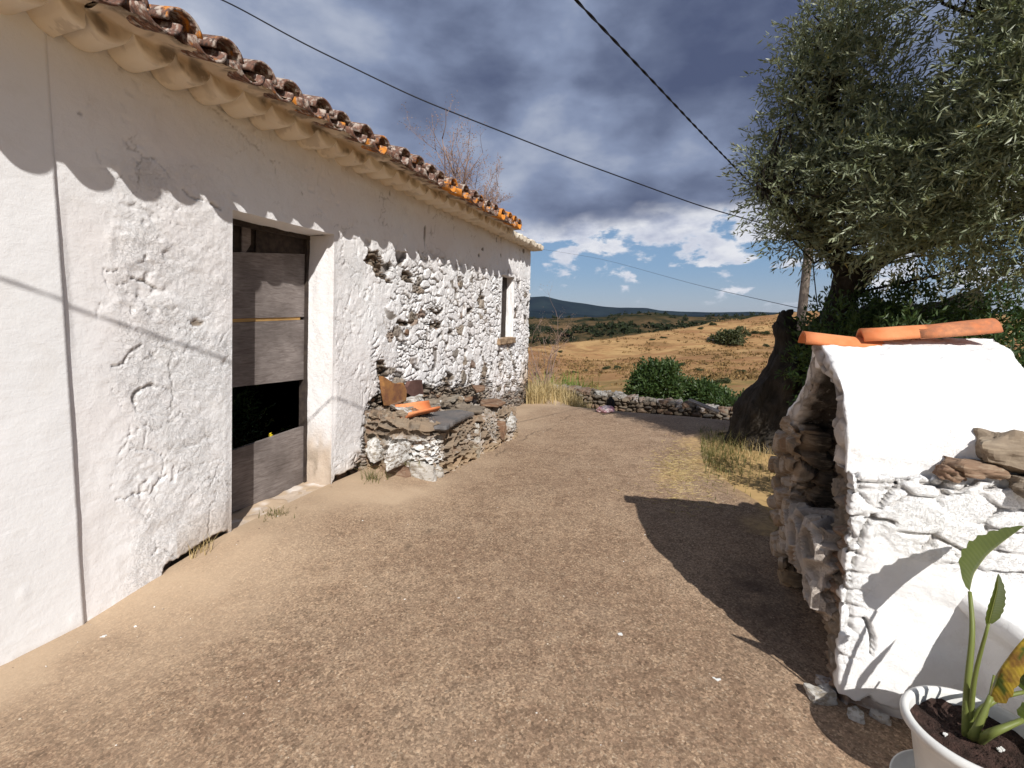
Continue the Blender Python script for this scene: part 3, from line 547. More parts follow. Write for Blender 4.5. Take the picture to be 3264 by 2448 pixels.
# doorway: boards nailed across, pane and slats over them, a threshold
door = link('door', None); door.parent = house
def isz(x, y, off=-.3): return wall_sz(*dpx(x, y), off)
def board(name, L, R, off, th, mat, par, s0=.84, s1=1.945, lean=0., sag=0.):   # L, R: (bottom z, top z) at the left and the right end
    def fn(a, b, c):
        s = s0+(s1-s0)*a; lo = L[0]+(R[0]-L[0])*a; hi = L[1]+(R[1]-L[1])*a; z = lo+(hi-lo)*c
        p = wpt(s, z, 0); p[:, :2] += WN*(off-th*(1-b)+lean*a)[:, None]; return p
    return solid(name, fn, (40, 3, 14), mat, par, lambda V, N, B: ((fbm(V[:, 0]*9, V[:, 1]*9, V[:, 2]*9, 3, 4)-.5)*.006, {}), False)
def zl(x1, y1, x2, y2, off=-.3):                   # heights of a photographed edge at the two ends of the opening
    a = isz(x1, y1, off); b = isz(x2, y2, off); k = (b[1]-a[1])/(b[0]-a[0]); return a[1]+k*(.84-a[0]), a[1]+k*(1.945-a[0])
e0 = zl(503, 1105, 660, 1045); e1 = zl(503, 972, 660, 918); e2 = zl(505, 836, 655, 819); e3 = zl(505, 697, 660, 691); e4 = zl(505, 690, 661, 686); e5 = zl(505, 545, 668, 550); e6 = zl(505, 458, 676, 494)
board('lower_board', (e0[0], e1[0]), (e0[1], e1[1]), -.285, .03, MAT['board'], door)
board('middle_board', (e2[0], e3[0]), (e2[1], e3[1]), -.29, .03, MAT['board'], door, s1=1.90)
board('gap_light_strip', (e3[0]+.001, e4[0]+.004), (e3[1]+.001, e4[1]+.004), -.30, .03, MAT['straw'], door, s1=1.86)  # golden colour stands in for light showing in the gap between boards
board('upper_board', (e4[0]+.006, e5[0]), (e4[1]+.006, e5[1]), -.292, .03, MAT['board'], door, s1=1.91)
board('lintel_board', (e5[0]+.01, e6[0]-.03), (e5[1]+.01, e6[1]-.03), -.33, .015, MAT['iron'], door)
for a, b in ((.86, 1.14), (1.25, 1.33), (1.38, 1.9)): board('slat', (e5[0]+.004, e6[0]-.035), (e5[0]+.004+(e5[1]-e5[0]), e6[1]-.035), -.305, .012, MAT['board' if a < 1.3 else 'iron'], door, s0=a, s1=b)
board('door_frame', (.13, 2.34), (.13, 2.34), -.27, .07, MAT['iron'], door, s0=1.90, s1=1.95)
board('door_frame', (2.31, 2.36), (2.31, 2.36), -.265, .08, MAT['iron'], door, s0=.84, s1=1.95)
def thr(a, b, c):
    s = .8+1.25*a; o = -.36+.42*b; p = wpt(s, -.1+.225*c-.03*b*c, 0); p[:, :2] += WN*o[:, None]; return p
solid('doorstep', thr, (60, 24, 8), MAT['wall'], house, lambda V, N, B: ((fbm(V[:, 0]*9, V[:, 1]*9, V[:, 2]*9, 4, 14)-.5)*.05, {'stone': .3*sstep(.5, .6, fbm(V[:, 0]*6, V[:, 1]*6, 0, 3, 3)), 'tone': .6+0*V[:, 0], 'dirt': .3+.6*sstep(.42, .55, fbm(V[:, 0]*5, V[:, 1]*5, 3, 3, 4))}))
# window: narrow deep opening, dark panel set back, standing in for the shade of the room inside
wn_ = link('window', None); wn_.parent = house
board('dark_void_panel', (1.27, 2.38), (1.27, 2.38), -.145, .02, MAT['iron'], wn_, s0=6.12, s1=6.85)
def silf(a, b, c):
    s = 6.0+.8*a; p = wpt(s, 1.19+.1*c, 0); p[:, :2] += WN*(-.1+.16*b)[:, None]; return p
solid('sill', silf, (40, 10, 8), MAT['rubble'], wn_, lambda V, N, B: ((fbm(V[:, 0]*12, V[:, 1]*12, V[:, 2]*12, 4, 21)-.5)*.06, {'stone': .6+0*V[:, 0], 'tone': .8+0*V[:, 0], 'dirt': .4+0*V[:, 0], 'white': .0+0*V[:, 0]}))
# ------------------------------------------------------------------ neighbouring rendered house
nh = thing('rendered_house', 'smooth freshly whitewashed house end adjoining the peeling old house, at the photo edge', 'house')
def nwall(parent):
    ss = np.linspace(-5, -.006, 300); zs = np.linspace(-.15, 3.08, 180); S, Zz = np.meshgrid(ss, zs, indexing='ij'); S = S.ravel(); Zz = Zz.ravel()
    d = .009+(fbm(S*1.3, Zz*1.3, 0, 3, 91)-.5)*.02+(fbm(S*20, Zz*20, 0, 3, 92)-.5)*.002+sstep(.84, .9, vnoise(S*16, Zz*16, 0, 93))*.003*sstep(.9, .3, Zz)
    sh = SHEAR*.5*Zz; P = np.stack([W0[0]+WD[0]*(S+sh)+WN[0]*d, W0[1]+WD[1]*(S+sh)+WN[1]*d, Zz], -1); n = len(P); Fq = gridf(300, 180)
    e = np.arange(180)+299*180; P2 = P[e].copy(); P2[:, :2] -= WN*.3; Fe = np.stack([e[:-1], n+np.arange(179), n+np.arange(1, 180), e[1:]], -1)
    me = mkmesh('wall', np.concatenate([P, P2]), np.concatenate([Fq, Fe]), True, {'stone': np.zeros(n+180), 'tone': np.zeros(n+180), 'dirt': np.concatenate([.3*sstep(.03, -.01, Zz+(fbm(S*6, Zz*6)-.5)*.04), np.zeros(180)])}); return link('wall', me, MAT['newwall'], parent)
nwall(nh); plainwall('side_wall', [((-.35, -4.2), (-5, -4.2)), ((-4.8, -4.2), (-4.8, -.05))], -.3, 3.12, MAT['newwall'], nh, .3); roof(nh, -5, .14, 8); cornice(nh, -5.06, .155, 15)
# ------------------------------------------------------------------ foliage helpers
def unit(a): return a/(np.linalg.norm(a, axis=-1, keepdims=True)+1e-9)
def leaf_mesh(name, B, D, L, Wd, mat, parent=None, fold=.25, rnd=None):     # one folded rhombus per leaf
    n = len(B); up = RNG.normal(size=(n, 3)); X = unit(np.cross(D, up)); Nn = np.cross(X, D); L = np.broadcast_to(L, n)[:, None]; Wd = np.broadcast_to(Wd, n)[:, None]
    V = np.stack([B, B+D*L*.45+X*Wd*.5+Nn*Wd*fold, B+D*L, B+D*L*.45-X*Wd*.5+Nn*Wd*fold], 1).reshape(-1, 3)
    r = RNG.random(n) if rnd is None else rnd
    return link(name, mkmesh(name, V, np.arange(4*n).reshape(n, 4), False, {'rnd': np.repeat(r, 4)}), mat, parent)
def twigs(C, R, n, seed=0, shell=.5, upb=.35):        # points and directions inside ellipsoid lobes C[k], R[k]
    vol = np.prod(R, 1)**(2/3.); k = RNG.choice(len(C), n, p=vol/vol.sum()); d = unit(RNG.normal(size=(n, 3))); r = shell+(1-shell)*RNG.random(n)**.7
    return C[k]+d*R[k]*r[:, None], unit(d+np.array([0, 0, upb])+RNG.normal(size=(n, 3))*.45), k
def foliage(P, D, per, step, L, Wd, jitter=.5, spread=.9):
    n = len(P); t = np.tile(np.arange(per), n)*step; b = np.repeat(P, per, 0); d = np.repeat(D, per, 0); sag = np.array([0, 0, -1.])*(t**2)[:, None]*.6
    pos = b+d*t[:, None]+sag+RNG.normal(size=b.shape)*step*jitter*.5; ld = unit(d*.7+RNG.normal(size=b.shape)*spread*.6)
    return pos, ld, L*(.65+.6*RNG.random(len(pos))), Wd*(.7+.5*RNG.random(len(pos)))
def bush(name, label, cat, base, size, nt, L, Wd, mat, group=None, per=7, nl=7, seed=1, stem=True, step=None):
    rg = np.random.default_rng(seed); t = thing(name, label, cat, tuple(base), group); sx, sy, sz = size
    C = np.stack([rg.normal(0, .42, nl)*sx, rg.normal(0, .42, nl)*sy, sz*(.25+.5*rg.random(nl))], -1); R = np.stack([sx*(.35+.25*rg.random(nl)), sy*(.35+.25*rg.random(nl)), sz*(.22+.16*rg.random(nl))], -1); C[:, 2] = np.minimum(C[:, 2], sz-R[:, 2])
    P, D, k = twigs(C, R, nt); pos, ld, l, w = foliage(P, D, per, step or L*.5, L, Wd); m = pos[:, 2] > -.05; pos, ld, l, w = pos[m], ld[m], l[m], w[m]
    leaf_mesh('foliage', pos, ld, l, w, mat, t)
    if stem:
        mb = MB(); 
        for q in range(min(nl, 6)): mb.tube([(0, 0, -.1), C[q]*.5+[0, 0, .0], C[q]], [sz*.03, sz*.018, sz*.006], 6)
        mb.build('stem', MAT['bark'], t)
    return t
def copy_tree(o, loc, rot, sc, label=None):
    c = o.copy(); COL.objects.link(c); c.location = loc; c.rotation_euler = (0, 0, rot); c.scale = sc
    if label: c['label'] = label
    for ch in o.children:
        d = ch.copy(); COL.objects.link(d); d.parent = c
    return c
def blades(name, P, hgt, wid, mat, parent=None, lean=.5, nseg=3, rnd=None):           # grass blades
    n = len(P); h = hgt*(.5+.8*RNG.random(n)); a = RNG.random(n)*6.283; ln = lean*RNG.random(n)*1.4; dx = np.stack([np.cos(a), np.sin(a), 0*a], -1); px = np.stack([-np.sin(a), np.cos(a), 0*a], -1)
    Vs = []; 
    for q in range(nseg+1):
        t = q/nseg; c = P+dx*(ln*h*t*t)[:, None]+np.array([0, 0, 1.])*(h*(t-.35*ln*t*t))[:, None]; w = wid*(1-t*.95)*(.7+.6*RNG.random(n) if q == 0 else 1); Vs += [c-px*np.reshape(w, (-1, 1))*.5, c+px*np.reshape(w, (-1, 1))*.5]
    V = np.stack(Vs, 1).reshape(-1, 3); m = 2*(nseg+1); f = np.concatenate([np.stack([np.arange(n)*m+2*q, np.arange(n)*m+2*q+1, np.arange(n)*m+2*q+3, np.arange(n)*m+2*q+2], -1) for q in range(nseg)])
    return link(name, mkmesh(name, V, f, False, {'rnd': np.repeat(RNG.random(n) if rnd is None else rnd, m)}), mat, parent)
def remeshed(name, mb, voxel, mat, parent, dispf=None, smooth=True):
    me = mkmesh(name, np.concatenate(mb.V), mb.F); o = bpy.data.objects.new(name, me); COL.objects.link(o); md = o.modifiers.new('r', 'REMESH'); md.mode = 'VOXEL'; md.voxel_size = voxel
    sm = o.modifiers.new('s', 'SMOOTH'); sm.iterations = 3
    bpy.context.view_layer.update(); ev = o.evaluated_get(bpy.context.evaluated_depsgraph_get()); m2 = bpy.data.meshes.new_from_object(ev); bpy.data.objects.remove(o)
    n = len(m2.vertices); V = np.empty(n*3, np.float32); m2.vertices.foreach_get('co', V); V = V.reshape(-1, 3).astype(float); N = np.empty(n*3, np.float32); m2.vertices.foreach_get('normal', N); N = N.reshape(-1, 3)
    if dispf:
        d, at_ = dispf(V, N); V = V+N*d[:, None]; m2.vertices.foreach_set('co', V.astype(np.float32).ravel())
        for k, a in at_.items(): x = m2.attributes.new(k, 'FLOAT', 'POINT'); x.data.foreach_set('value', np.asarray(a, np.float32))
    m2.polygons.foreach_set('use_smooth', np.full(len(m2.polygons), smooth)); m2.name = name; m2.update(); return link(name, m2, mat, parent)
def rocks(V, N, sc=(6, 6, 14), amp=.03, seed=3, joint=.04, warp=.25):
    W = V*np.array(sc)+warp*np.stack([fbm(V[:, 0]*5, V[:, 1]*5, V[:, 2]*5, 3, seed+q)-.5 for q in range(3)], -1)*2; f1, ed, idr = voro3(W, seed); j = sstep(.22, .03, ed)
    d = sstep(.02, .32, ed)*amp*.7+(1-f1)*amp*.25+(idr-.5)*amp*1.1-j*joint+(fbm(V[:, 0]*22, V[:, 1]*22, V[:, 2]*22, 3, seed)-.5)*amp*.5; return d, idr, j
def chunk(name, mat, parent, loc, size, seed, rot=0., white=0., tone=.5, tilt=(0, 0), res=9):      # one angular stone
    def fn(a, b, c):
        p = np.stack([a-.5, b-.5, c-.5], -1); q = p/(np.max(np.abs(p), 1, keepdims=True)+1e-9)*.5; s = q/(np.linalg.norm(q, axis=1, keepdims=True)+1e-9)*.55; return (q*.6+s*.4)
    B, Fq = boxgrid(res, res, res); V = fn(*B.T); V = V+V*((fbm(V[:, 0]*2.4+seed*3.7, V[:, 1]*2.4, V[:, 2]*2.4, 3, seed)-.5)*.9)[:, None]; V = V*np.array(size)
    o = link(name, mkmesh(name, V, Fq, False, {'stone': np.ones(len(V)), 'tone': np.full(len(V), tone), 'dirt': np.zeros(len(V)), 'white': np.full(len(V), white), 'rnd': np.full(len(V), tone)}), mat, parent); o.location = loc; o.rotation_euler = (tilt[0], tilt[1], rot); return o
# ------------------------------------------------------------------ rubble bench by the house wall
def bpt(S, c, z): return rpt(S, z, c)
bench = thing('stone_bench', 'low rubble stone bench built against the peeling house wall, loose stones heaped on its top', 'bench')
def bfn(a, b, c):
    S0 = 2.5+.09*b; S1 = 4.62+.1*b; S = S0+(S1-S0)*a; w = .64+.15*a; o = -.06+(w+.06)*b; top = (.55-.17*a)+(.17-.05*a)*(1-b)**1.3; z = -.12+(top+.12)*c; o = o+.05*(1-c)*b
    return bpt(S, z, 0)*0+rpt(S, z, o)
def bdisp(V, N, B):
    S, o = sdec(V[:, 0], V[:, 1]); P = np.stack([S, o, V[:, 2]], -1); d, idr, j = rocks(P, N, (6.5, 6.5, 13), .035, 5, .05); d2, id2, j2 = rocks(P, N, (14, 14, 26), .02, 9, .03)
    k = sstep(.5, .6, fbm(S*3, o*3, V[:, 2]*3, 3, 4)); dd = d*(1-k)+d2*k; top = N[:, 2] > .6
    w = sstep(2.85, 2.7, S)*sstep(.16, .22, V[:, 2])*sstep(.15, .25, o)*sstep(.5, .4, V[:, 2])+.3*(fbm(S*5, o*5, V[:, 2]*5, 3, 66) > .58)
    return dd*np.where(V[:, 2] < -.05, 0, 1)*np.where(o < 0, 0, 1), {'stone': 1-np.maximum(j*(1-k), j2*k)*.75, 'tone': np.where(k > .5, id2, idr), 'white': np.clip(w, 0, 1), 'dirt': np.clip(sstep(.16, .0, V[:, 2]-(.1-.05*(S-2.5)))*.6+.45*top, 0, .8)}
solid('masonry', bfn, (170, 60, 60), MAT['rubble'], bench, bdisp, False)
def q3(x, y): return 354.5+.0813*x, 360.8+.0813*y
def slab(name, pts, zt, th, mat, parent, seed=1, tone=.5, white=0., tilt=None):
    P = np.array([ground_pt(*q3(*p), zt)[:2] for p in pts]); c = P.mean(0); n = len(P); 
    E = np.concatenate([np.linspace(P[k], P[(k+1) % n], 9)[:-1] for k in range(n)]); E = E+(np.stack([fbm(E[:, 0]*14, E[:, 1]*14, 0, 3, seed), fbm(E[:, 0]*14, E[:, 1]*14, 5, 3, seed)], -1)-.5)*.05; m = len(E); V = []; Fc = []
    rings = [(.0, 0), (.5, 0), (.97, 0), (1., -.012), (1.01, -.6*th), (.95, -th), (.4, -th)]
    for q, (s, h) in enumerate(rings[1:]): V += [[*(c+(e-c)*s), zt+h+(fbm(e[0]*s*8, e[1]*s*8, 0, 3, seed)-.5)*.008+ (0 if tilt is None else (e-c)@np.array(tilt)*s)] for e in E]
    for q in range(len(rings)-2): Fc += [(q*m+k, q*m+(k+1) % m, (q+1)*m+(k+1) % m, (q+1)*m+k)[::-1] for k in range(m)]
    V.append([*c, zt]); Fc += [(len(V)-1, k, (k+1) % m) for k in range(m)]
    V = np.array([np.array(v, float).ravel() for v in V]); N_ = len(V)
    return link(name, mkmesh(name, V, Fc, False, {'stone': np.ones(N_), 'tone': np.full(N_, tone), 'white': np.full(N_, white), 'dirt': np.zeros(N_)}), mat, parent)
slab('slate_slab', [(640, 690), (1010, 612), (1300, 600), (1465, 628), (1250, 720), (1140, 805), (950, 800), (720, 735)], .575, .055, MAT['slate'], bench, 3)
slab('slate_slab', [(1010, 600), (1080, 560), (1450, 545), (1600, 560), (1560, 610), (1300, 600)], .56, .04, MAT['rubble'], bench, 5, .35)
slab('slate_slab', [(1530, 480), (1750, 460), (1850, 500), (1760, 545), (1560, 530)], .53, .04, MAT['rubble'], bench, 8, .78)
slab('slate_slab', [(1440, 300), (1590, 300), (1600, 340), (1500, 370)], .72, .03, MAT['rubble'], bench, 9, .78)
rs = random.Random(5)
for k in range(34):
    S = rs.uniform(2.75, 4.6); o = rs.uniform(.04, .3)+(.25 if S > 3.6 and rs.random() < .4 else 0); zt = .57-.06*(S-2.5)+.16*max(0, 1-o/.5)
    chunk('stone', MAT['rubble'], bench, tuple(rpt(S, zt+rs.uniform(-.01, .05), o)), (rs.uniform(.08, .22), rs.uniform(.06, .16), rs.uniform(.03, .09)), k, rs.uniform(0, 3), .6 if rs.random() < .3 else 0, rs.choice([.1, .35, .5, .62, .78, .95]), (rs.uniform(-.3, .3), rs.uniform(-.3, .3)))
for S, o, z, sz, t, w in ((2.62, .58, .08, (.3, .2, .27), .98, .5), (2.56, .3, .09, (.3, .2, .17), .8, 0), (2.585, .4, .32, (.12, .62, .2), .5, .9), (2.5, .1, .33, (.14, .2, .2), .97, .8), (4.66, .7, .3, (.2, .2, .18), .1, .5), (4.5, .76, .24, (.2, .16, .2), .96, .7), (4.2, .76, .2, (.17, .12, .24), .78, 0), (3.55, .72, .27, (.09, .06, .3), .98, .6), (3.5, .74, .07, (.1, .08, .22), 1., 0)):
    chunk('stone', MAT['rubble'], bench, tuple(rpt(S, z, o)), sz, int(S*100+z*70), -AZ, w, t, (0, 0), 14)
def lean_stone(pts, label, mat, off, seed, cat='stone slab'):
    P = [wall_sz(*q3(*p), off) for p in pts]; mb = MB(); n = len(P); V = [wpt(np.array(s), np.array(z), off) for s, z in P]; V2 = [wpt(np.array(s), np.array(z), off-.05) for s, z in P]
    mb.add(np.array(V+V2), [tuple(range(n))[::-1], tuple(range(n, 2*n))]+[(k, (k+1) % n, n+(k+1) % n, n+k) for k in range(n)], .1); o = mb.build('stone_slab', mat, None, False); return tag(o, label, cat)
MAT['redslab'] = m_simple('rust brown stone', (.2, .09, .05), (.42, .21, .07), 7, .8, .6, .01)
MAT['purpleslab'] = m_simple('dark red stone', (.1, .05, .04), (.16, .085, .07), 7, .8, .6, .01)
lean_stone([(350, 190), (395, 215), (470, 270), (540, 285), (600, 270), (640, 360), (640, 480), (560, 530), (480, 560), (410, 550), (380, 400)], 'rusty orange stone slab leaning on the wall behind the terracotta tile', MAT['redslab'], .09, 3)
lean_stone([(690, 255), (760, 240), (830, 235), (850, 400), (800, 450), (720, 455), (660, 400), (655, 320)], 'dark red stone slab set upright on the wall above the rubble bench', MAT['purpleslab'], .05, 4)
# terracotta tile lying hollow side up on the bench
def clay_tile(name, p0, p1, r, upv, mat, th=.014, arc=2.5, taper=.85, parent=None, a=.2, n=13):
    p0 = np.array(p0); p1 = np.array(p1); ax = unit(p1-p0); up = np.array(upv, float); up = unit(up-ax*(up@ax)); sd = np.cross(ax, up); mb = MB(); V = []; an = np.linspace(-arc/2, arc/2, n); L = 5
    for q in range(L):
        t = q/(L-1); c = p0+(p1-p0)*t; rr_ = r*(1+(taper-1)*t)
        for r2 in (rr_, rr_-th): V.append(c+np.outer(np.sin(an)*r2, sd)+np.outer(np.cos(an)*r2, up))
    V = np.concatenate(V); m = 2*n; Fc = []
    for q in range(L-1):
        for k in range(n-1): Fc += [(q*m+k, q*m+k+1, (q+1)*m+k+1, (q+1)*m+k), (q*m+n+k+1, q*m+n+k, (q+1)*m+n+k, (q+1)*m+n+k+1)]
        Fc += [(q*m, (q+1)*m, (q+1)*m+n, q*m+n), (q*m+n-1, q*m+2*n-1, (q+1)*m+2*n-1, (q+1)*m+n-1)]
    for q in (0, L-1): Fc += [(q*m+k, q*m+n+k, q*m+n+k+1, q*m+k+1)[::1 if q == 0 else -1] for k in range(n-1)]
    V = V+(np.stack([fbm(V[:, 0]*9, V[:, 1]*9, V[:, 2]*9+q*5, 3, 2) for q in range(3)], -1)-.5)*.012; mb.add(V, Fc, a); return mb.build(name, mat, parent)
tp0 = ground_pt(*q3(590, 560), .735); tp1 = ground_pt(*q3(985, 500), .735)
tag(clay_tile('roof_tile', tp0, tp1, .13, (-.25*WN[0], -.25*WN[1], -1), MAT['freshtile'], .018, 2.7, .82), 'loose orange terracotta roof tile lying hollow side up on the rubble bench', 'roof tile')
# ------------------------------------------------------------------ whitewashed well shelter
def ept(e, d, z):
    e, d, z = np.broadcast_arrays(np.asarray(e, float), np.asarray(d, float), np.asarray(z, float)); return np.stack([O2[0]+WN[0]*e+WD[0]*d, O2[1]+WN[1]*e+WD[1]*d, z], -1)
def edec(V):
    dx = V[:, 0]-O2[0]; dy = V[:, 1]-O2[1]; return dx*WN[0]+dy*WN[1], dx*WD[0]+dy*WD[1]
def front_ez(u, v, d=-.08):
    r = ray(u, v); b = O2+WD*d; t = b@WD/(r[:2]@WD); p = r[:2]*t-b; return p@WN, EYE+r[2]*t
well = thing('well_shelter', 'whitewashed rubble well shelter with open dark end and terracotta ridge tiles', 'shelter')
def path(pts, t):
    p = np.array(pts, float); L = np.r_[0, np.cumsum(np.hypot(*np.diff(p, axis=0).T))]; return np.interp(t*L[-1], L, p[:, 0]), np.interp(t*L[-1], L, p[:, 1])
VO = [(-.02, .98), (-.022, 1.06), (-.012, 1.13), (.02, 1.2), (.066, 1.262), (.16, 1.335), (.28, 1.395), (.42, 1.452), (.56, 1.5), (.64, 1.515)]; VI = [(.17, .98), (.135, 1.05), (.125, 1.11), (.15, 1.16), (.2, 1.225), (.265, 1.28), (.37, 1.335), (.5, 1.39), (.6, 1.44), (.64, 1.455)]
def vfn(a, b, c):
    do, zo = path(VO, a); di, zi = path(VI, a); e = c*(.60+.13*a)+.03*(fbm(a*3, b*2, 0, 3, 5)-.5)*(1-c); return ept(e, di+(do-di)*b, zi+(zo-zi)*b)
def wdisp(V, N, B):
    e, d = edec(V); out = sstep(.6, .95, B[:, 1]); cap = (1-sstep(.0, .03, B[:, 2]))*(1-out); n = fbm(e*7, d*7, V[:, 2]*7, 4, 4); n2 = fbm(e*25, d*25, V[:, 2]*25, 3, 6); _, idr, j = rocks(np.stack([e, d, V[:, 2]], -1), N, (9, 9, 12), .02, 8, .02)
    _, ce, _ = voro(e/.3+(n2-.5)*.6, V[:, 2]/.3+(n-.5)*.8, 41); hc = sstep(.03, .008, ce)*sstep(.48, .56, fbm(e*4, d*4, V[:, 2]*4, 3, 42))*out; dd = (n-.5)*.045+(n2-.5)*.007-hc*.01+(1-out)*((n-.5)*.03-(j*.012)); return dd, {'stone': np.clip((1-out)*(.25*sstep(.5, .62, n)+.5*j)+.95*sstep(.35, .0, B[:, 1])*sstep(.02, .1, B[:, 2]), 0, .97), 'tone': (.6*idr+.1)*(B[:, 2] < .05), 'dirt': .4*(1-out)+.0*n, 'flake': .22+.5*(1-out)}  # inner faces behind the open end coloured dark as interior shade
solid('vault', vfn, (90, 16, 80), MAT['wellwhite'], well, wdisp)
def ffn(a, b, c):                                # lower front wall: a height, b thickness, c along
    zt = .995+.01*np.sin(c*9)+.06*sstep(.36, .4, c)-.02*sstep(.62, .66, c); z = -.08+(zt+.08)*a; do = np.interp(z, [-.1, .06, .12, .5, .86, .97, 1.1], [-.085, -.09, -.1, -.078, -.086, -.075, -.02]); di = np.interp(z, [-.1, .1, .35, .7, 1.], [.1, .1, .13, .14, .19]); e = 1.75*c+(1-c)*np.interp(z, [0, .15, .3, .5, 1], [.035, .02, .01, .01, .012])
    return ept(e, di+(do-di)*b, z)
FC = [[front_ez(*dpx(*p)) for p in P] for P in ([(1960, 1000), (1955, 1030), (1905, 1090), (1870, 1140), (1845, 1210), (1835, 1260)], [(1840, 1045), (1960, 1040), (1975, 985)], [(1840, 1110), (1935, 1135)], [(1975, 985), (2060, 985), (2075, 1020), (2040, 1050), (1960, 1040)], [(2060, 985), (2110, 1000), (2130, 1040)], [(2130, 1040), (2212, 1025)], [(2075, 1020), (2130, 1040), (2080, 1060), (2040, 1050)], [(1838, 1335), (1870, 1340), (1885, 1380), (1880, 1410)], [(1840, 1010), (1975, 985)], [(2135, 1060), (2212, 1055)])]
RAW = [[front_ez(*dpx(*p)) for p in P] for P in ([(2140, 930), (2180, 880), (2260, 870), (2280, 960), (2200, 970), (2150, 950)], [(2170, 980), (2260, 970), (2280, 1040), (2220, 1050), (2180, 1010)])]; EARTH = [front_ez(*dpx(*p)) for p in [(2050, 965), (2140, 925), (2190, 970), (2130, 1000), (2080, 990)]]
def fdisp(V, N, B):
    e, d = edec(V); z = V[:, 2]; out = sstep(.6, .95, B[:, 1]); n = fbm(e*6, d*6, z*6, 4, 4); n2 = fbm(e*22, d*22, z*22, 3, 6); we = e+(n2-.5)*.03; wz = z+(n-.5)*.03; f1, ed, idr = voro(we/.15+3, wz/.085, 31); g1, ge, gid = voro(we/.07, wz/.03, 33)
    reg = sstep(.72, .8, z+.25*np.maximum(e-.05, 0)-.5*(e < .1)*(e > 0)+(n-.5)*.12)*sstep(1.1, 1.02, z-.0*e); reg = np.maximum(reg, sstep(.14, .03, e+(n-.5)*.12)*sstep(.1, .3, z)); j = sstep(.16, .02, ed)*reg*sstep(.4, .55, n+.05); j2 = sstep(.2, .03, ge)*sstep(.5, .6, n)*reg
    dd = ((n-.5)*.02+(n2-.5)*.006)*(1-.6*sstep(.9, 1, B[:, 0]))+reg*((idr-.5)*.008-j*.024-j2*.009); st = np.clip(.45*sstep(.4, 1, j)+.35*j2*sstep(.12, .02, e), 0, 1)*out; tone = .05+.3*idr
    for P in FC:
        s = segdist(we, wz, P); k = sstep(.009, .003, s)*out; dd -= .02*k*(.4+1.2*(n2 > .45)); st = np.maximum(st, .6*k*(n2 > .47))
    for q, P in enumerate(RAW):
        k = (inpoly(we, wz, P)*out); dd += k*.03; st = np.maximum(st, k); tone = np.where(k > .5, .6 if q == 0 else .5, tone)
    k = inpoly(we, wz, EARTH)*out; dd -= k*.03; st = np.maximum(st, k); tone = np.where(k > .5, .72+.2*n2, tone)
    k = sstep(.07, .05, z+(n-.5)*.06+(n2-.5)*.06)*sstep(.3, .1, e+(n-.5)*.2)*sstep(-.02, .02, z); dd -= k*.04; st = np.maximum(st, k*.9); tone = np.where(k > .5, .3+.6*idr, tone)
    cap = (1-out); _, id3, j3 = rocks(np.stack([e, d, z], -1), N, (8, 8, 11), .03, 18, .03); dd += cap*((id3-.5)*.025-j3*.022+(n-.5)*.03+(n2-.5)*.012)*(B[:, 2] < .5); st = np.where(cap > .5, np.clip(.5+.5*sstep(.42, .52, n)+.3*j3, 0, 1)*.9, st); tone = np.where(cap > .5, .15+.75*id3, tone)
    return dd, {'stone': st, 'tone': tone, 'dirt': np.clip(.35*sstep(.05, .0, z)+cap*(.35+.3*(n > .5)), 0, 1), 'flake': .12+.5*reg+.7*cap}
solid('front_wall', ffn, (150, 20, 230), MAT['wellwhite'], well, fdisp)
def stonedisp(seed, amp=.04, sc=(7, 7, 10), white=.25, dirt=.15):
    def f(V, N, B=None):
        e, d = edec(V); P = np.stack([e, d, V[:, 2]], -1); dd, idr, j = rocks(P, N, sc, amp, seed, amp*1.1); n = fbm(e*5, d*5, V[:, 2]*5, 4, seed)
        return dd+(n-.5)*.05, {'stone': np.clip(1-.5*j, 0, 1)*(.55+.45*(n < .55)), 'tone': idr*(1-sstep(.0, .12, e))*.85, 'dirt': np.clip(dirt+.5*sstep(.1, 0, V[:, 2]), 0, 1)*(1-sstep(.0, .12, e)), 'white': np.clip(white*2*(n > .5), 0, 1)*(1-sstep(.0, .12, e))}  # tone falls to near-black inward, painting the shade inside the shelter
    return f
def pier(a, b, c):
    z = -.08+(1.06)*c; do = np.interp(z, [-.1, .1, .4, .6, .75, .9, 1.], [1.0, 1.05, 1.3, 1.42, 1.36, 1.24, 1.18]); di = np.interp(z, [-.1, .2, .5, 1.], [.86, .88, .86, .82]); return ept(-.02+.8*a, di+(do-di)*b, z)
MAT['pier'] = m_lime('limewashed pier stone', (.5, .4, .34), (.42, .32, .26))
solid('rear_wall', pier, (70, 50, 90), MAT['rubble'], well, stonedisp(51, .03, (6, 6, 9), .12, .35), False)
FO = [(1.22, .94), (1.13, 1.04), (.97, 1.13), (.8, 1.257), (.72, 1.377), (.69, 1.46)]; FI = [(1.0, .94), (.94, 1.02), (.85, 1.08), (.72, 1.17), (.645, 1.29), (.60, 1.43)]
def rvfn(a, b, c):
    do, zo = path(FO, a); di, zi = path(FI, a); return ept(c*.72, di+(do-di)*b, zi+(zo-zi)*b)
solid('vault', rvfn, (50, 14, 50), MAT['wellwhite'], well, lambda V, N, B: wdisp(V, N, B))
def ledge(a, b, c):
    d = .04+1.0*a; zt = np.interp(d, [0, .1, .4, .7, 1.05], [.73, .69, .63, .57, .45]); zb = np.interp(d, [0, .1, .4, .7, 1.05], [.3, .33, .36, .29, .24]); return ept(-.05+.03*a+.24*b, d, zb+(zt-zb)*c)
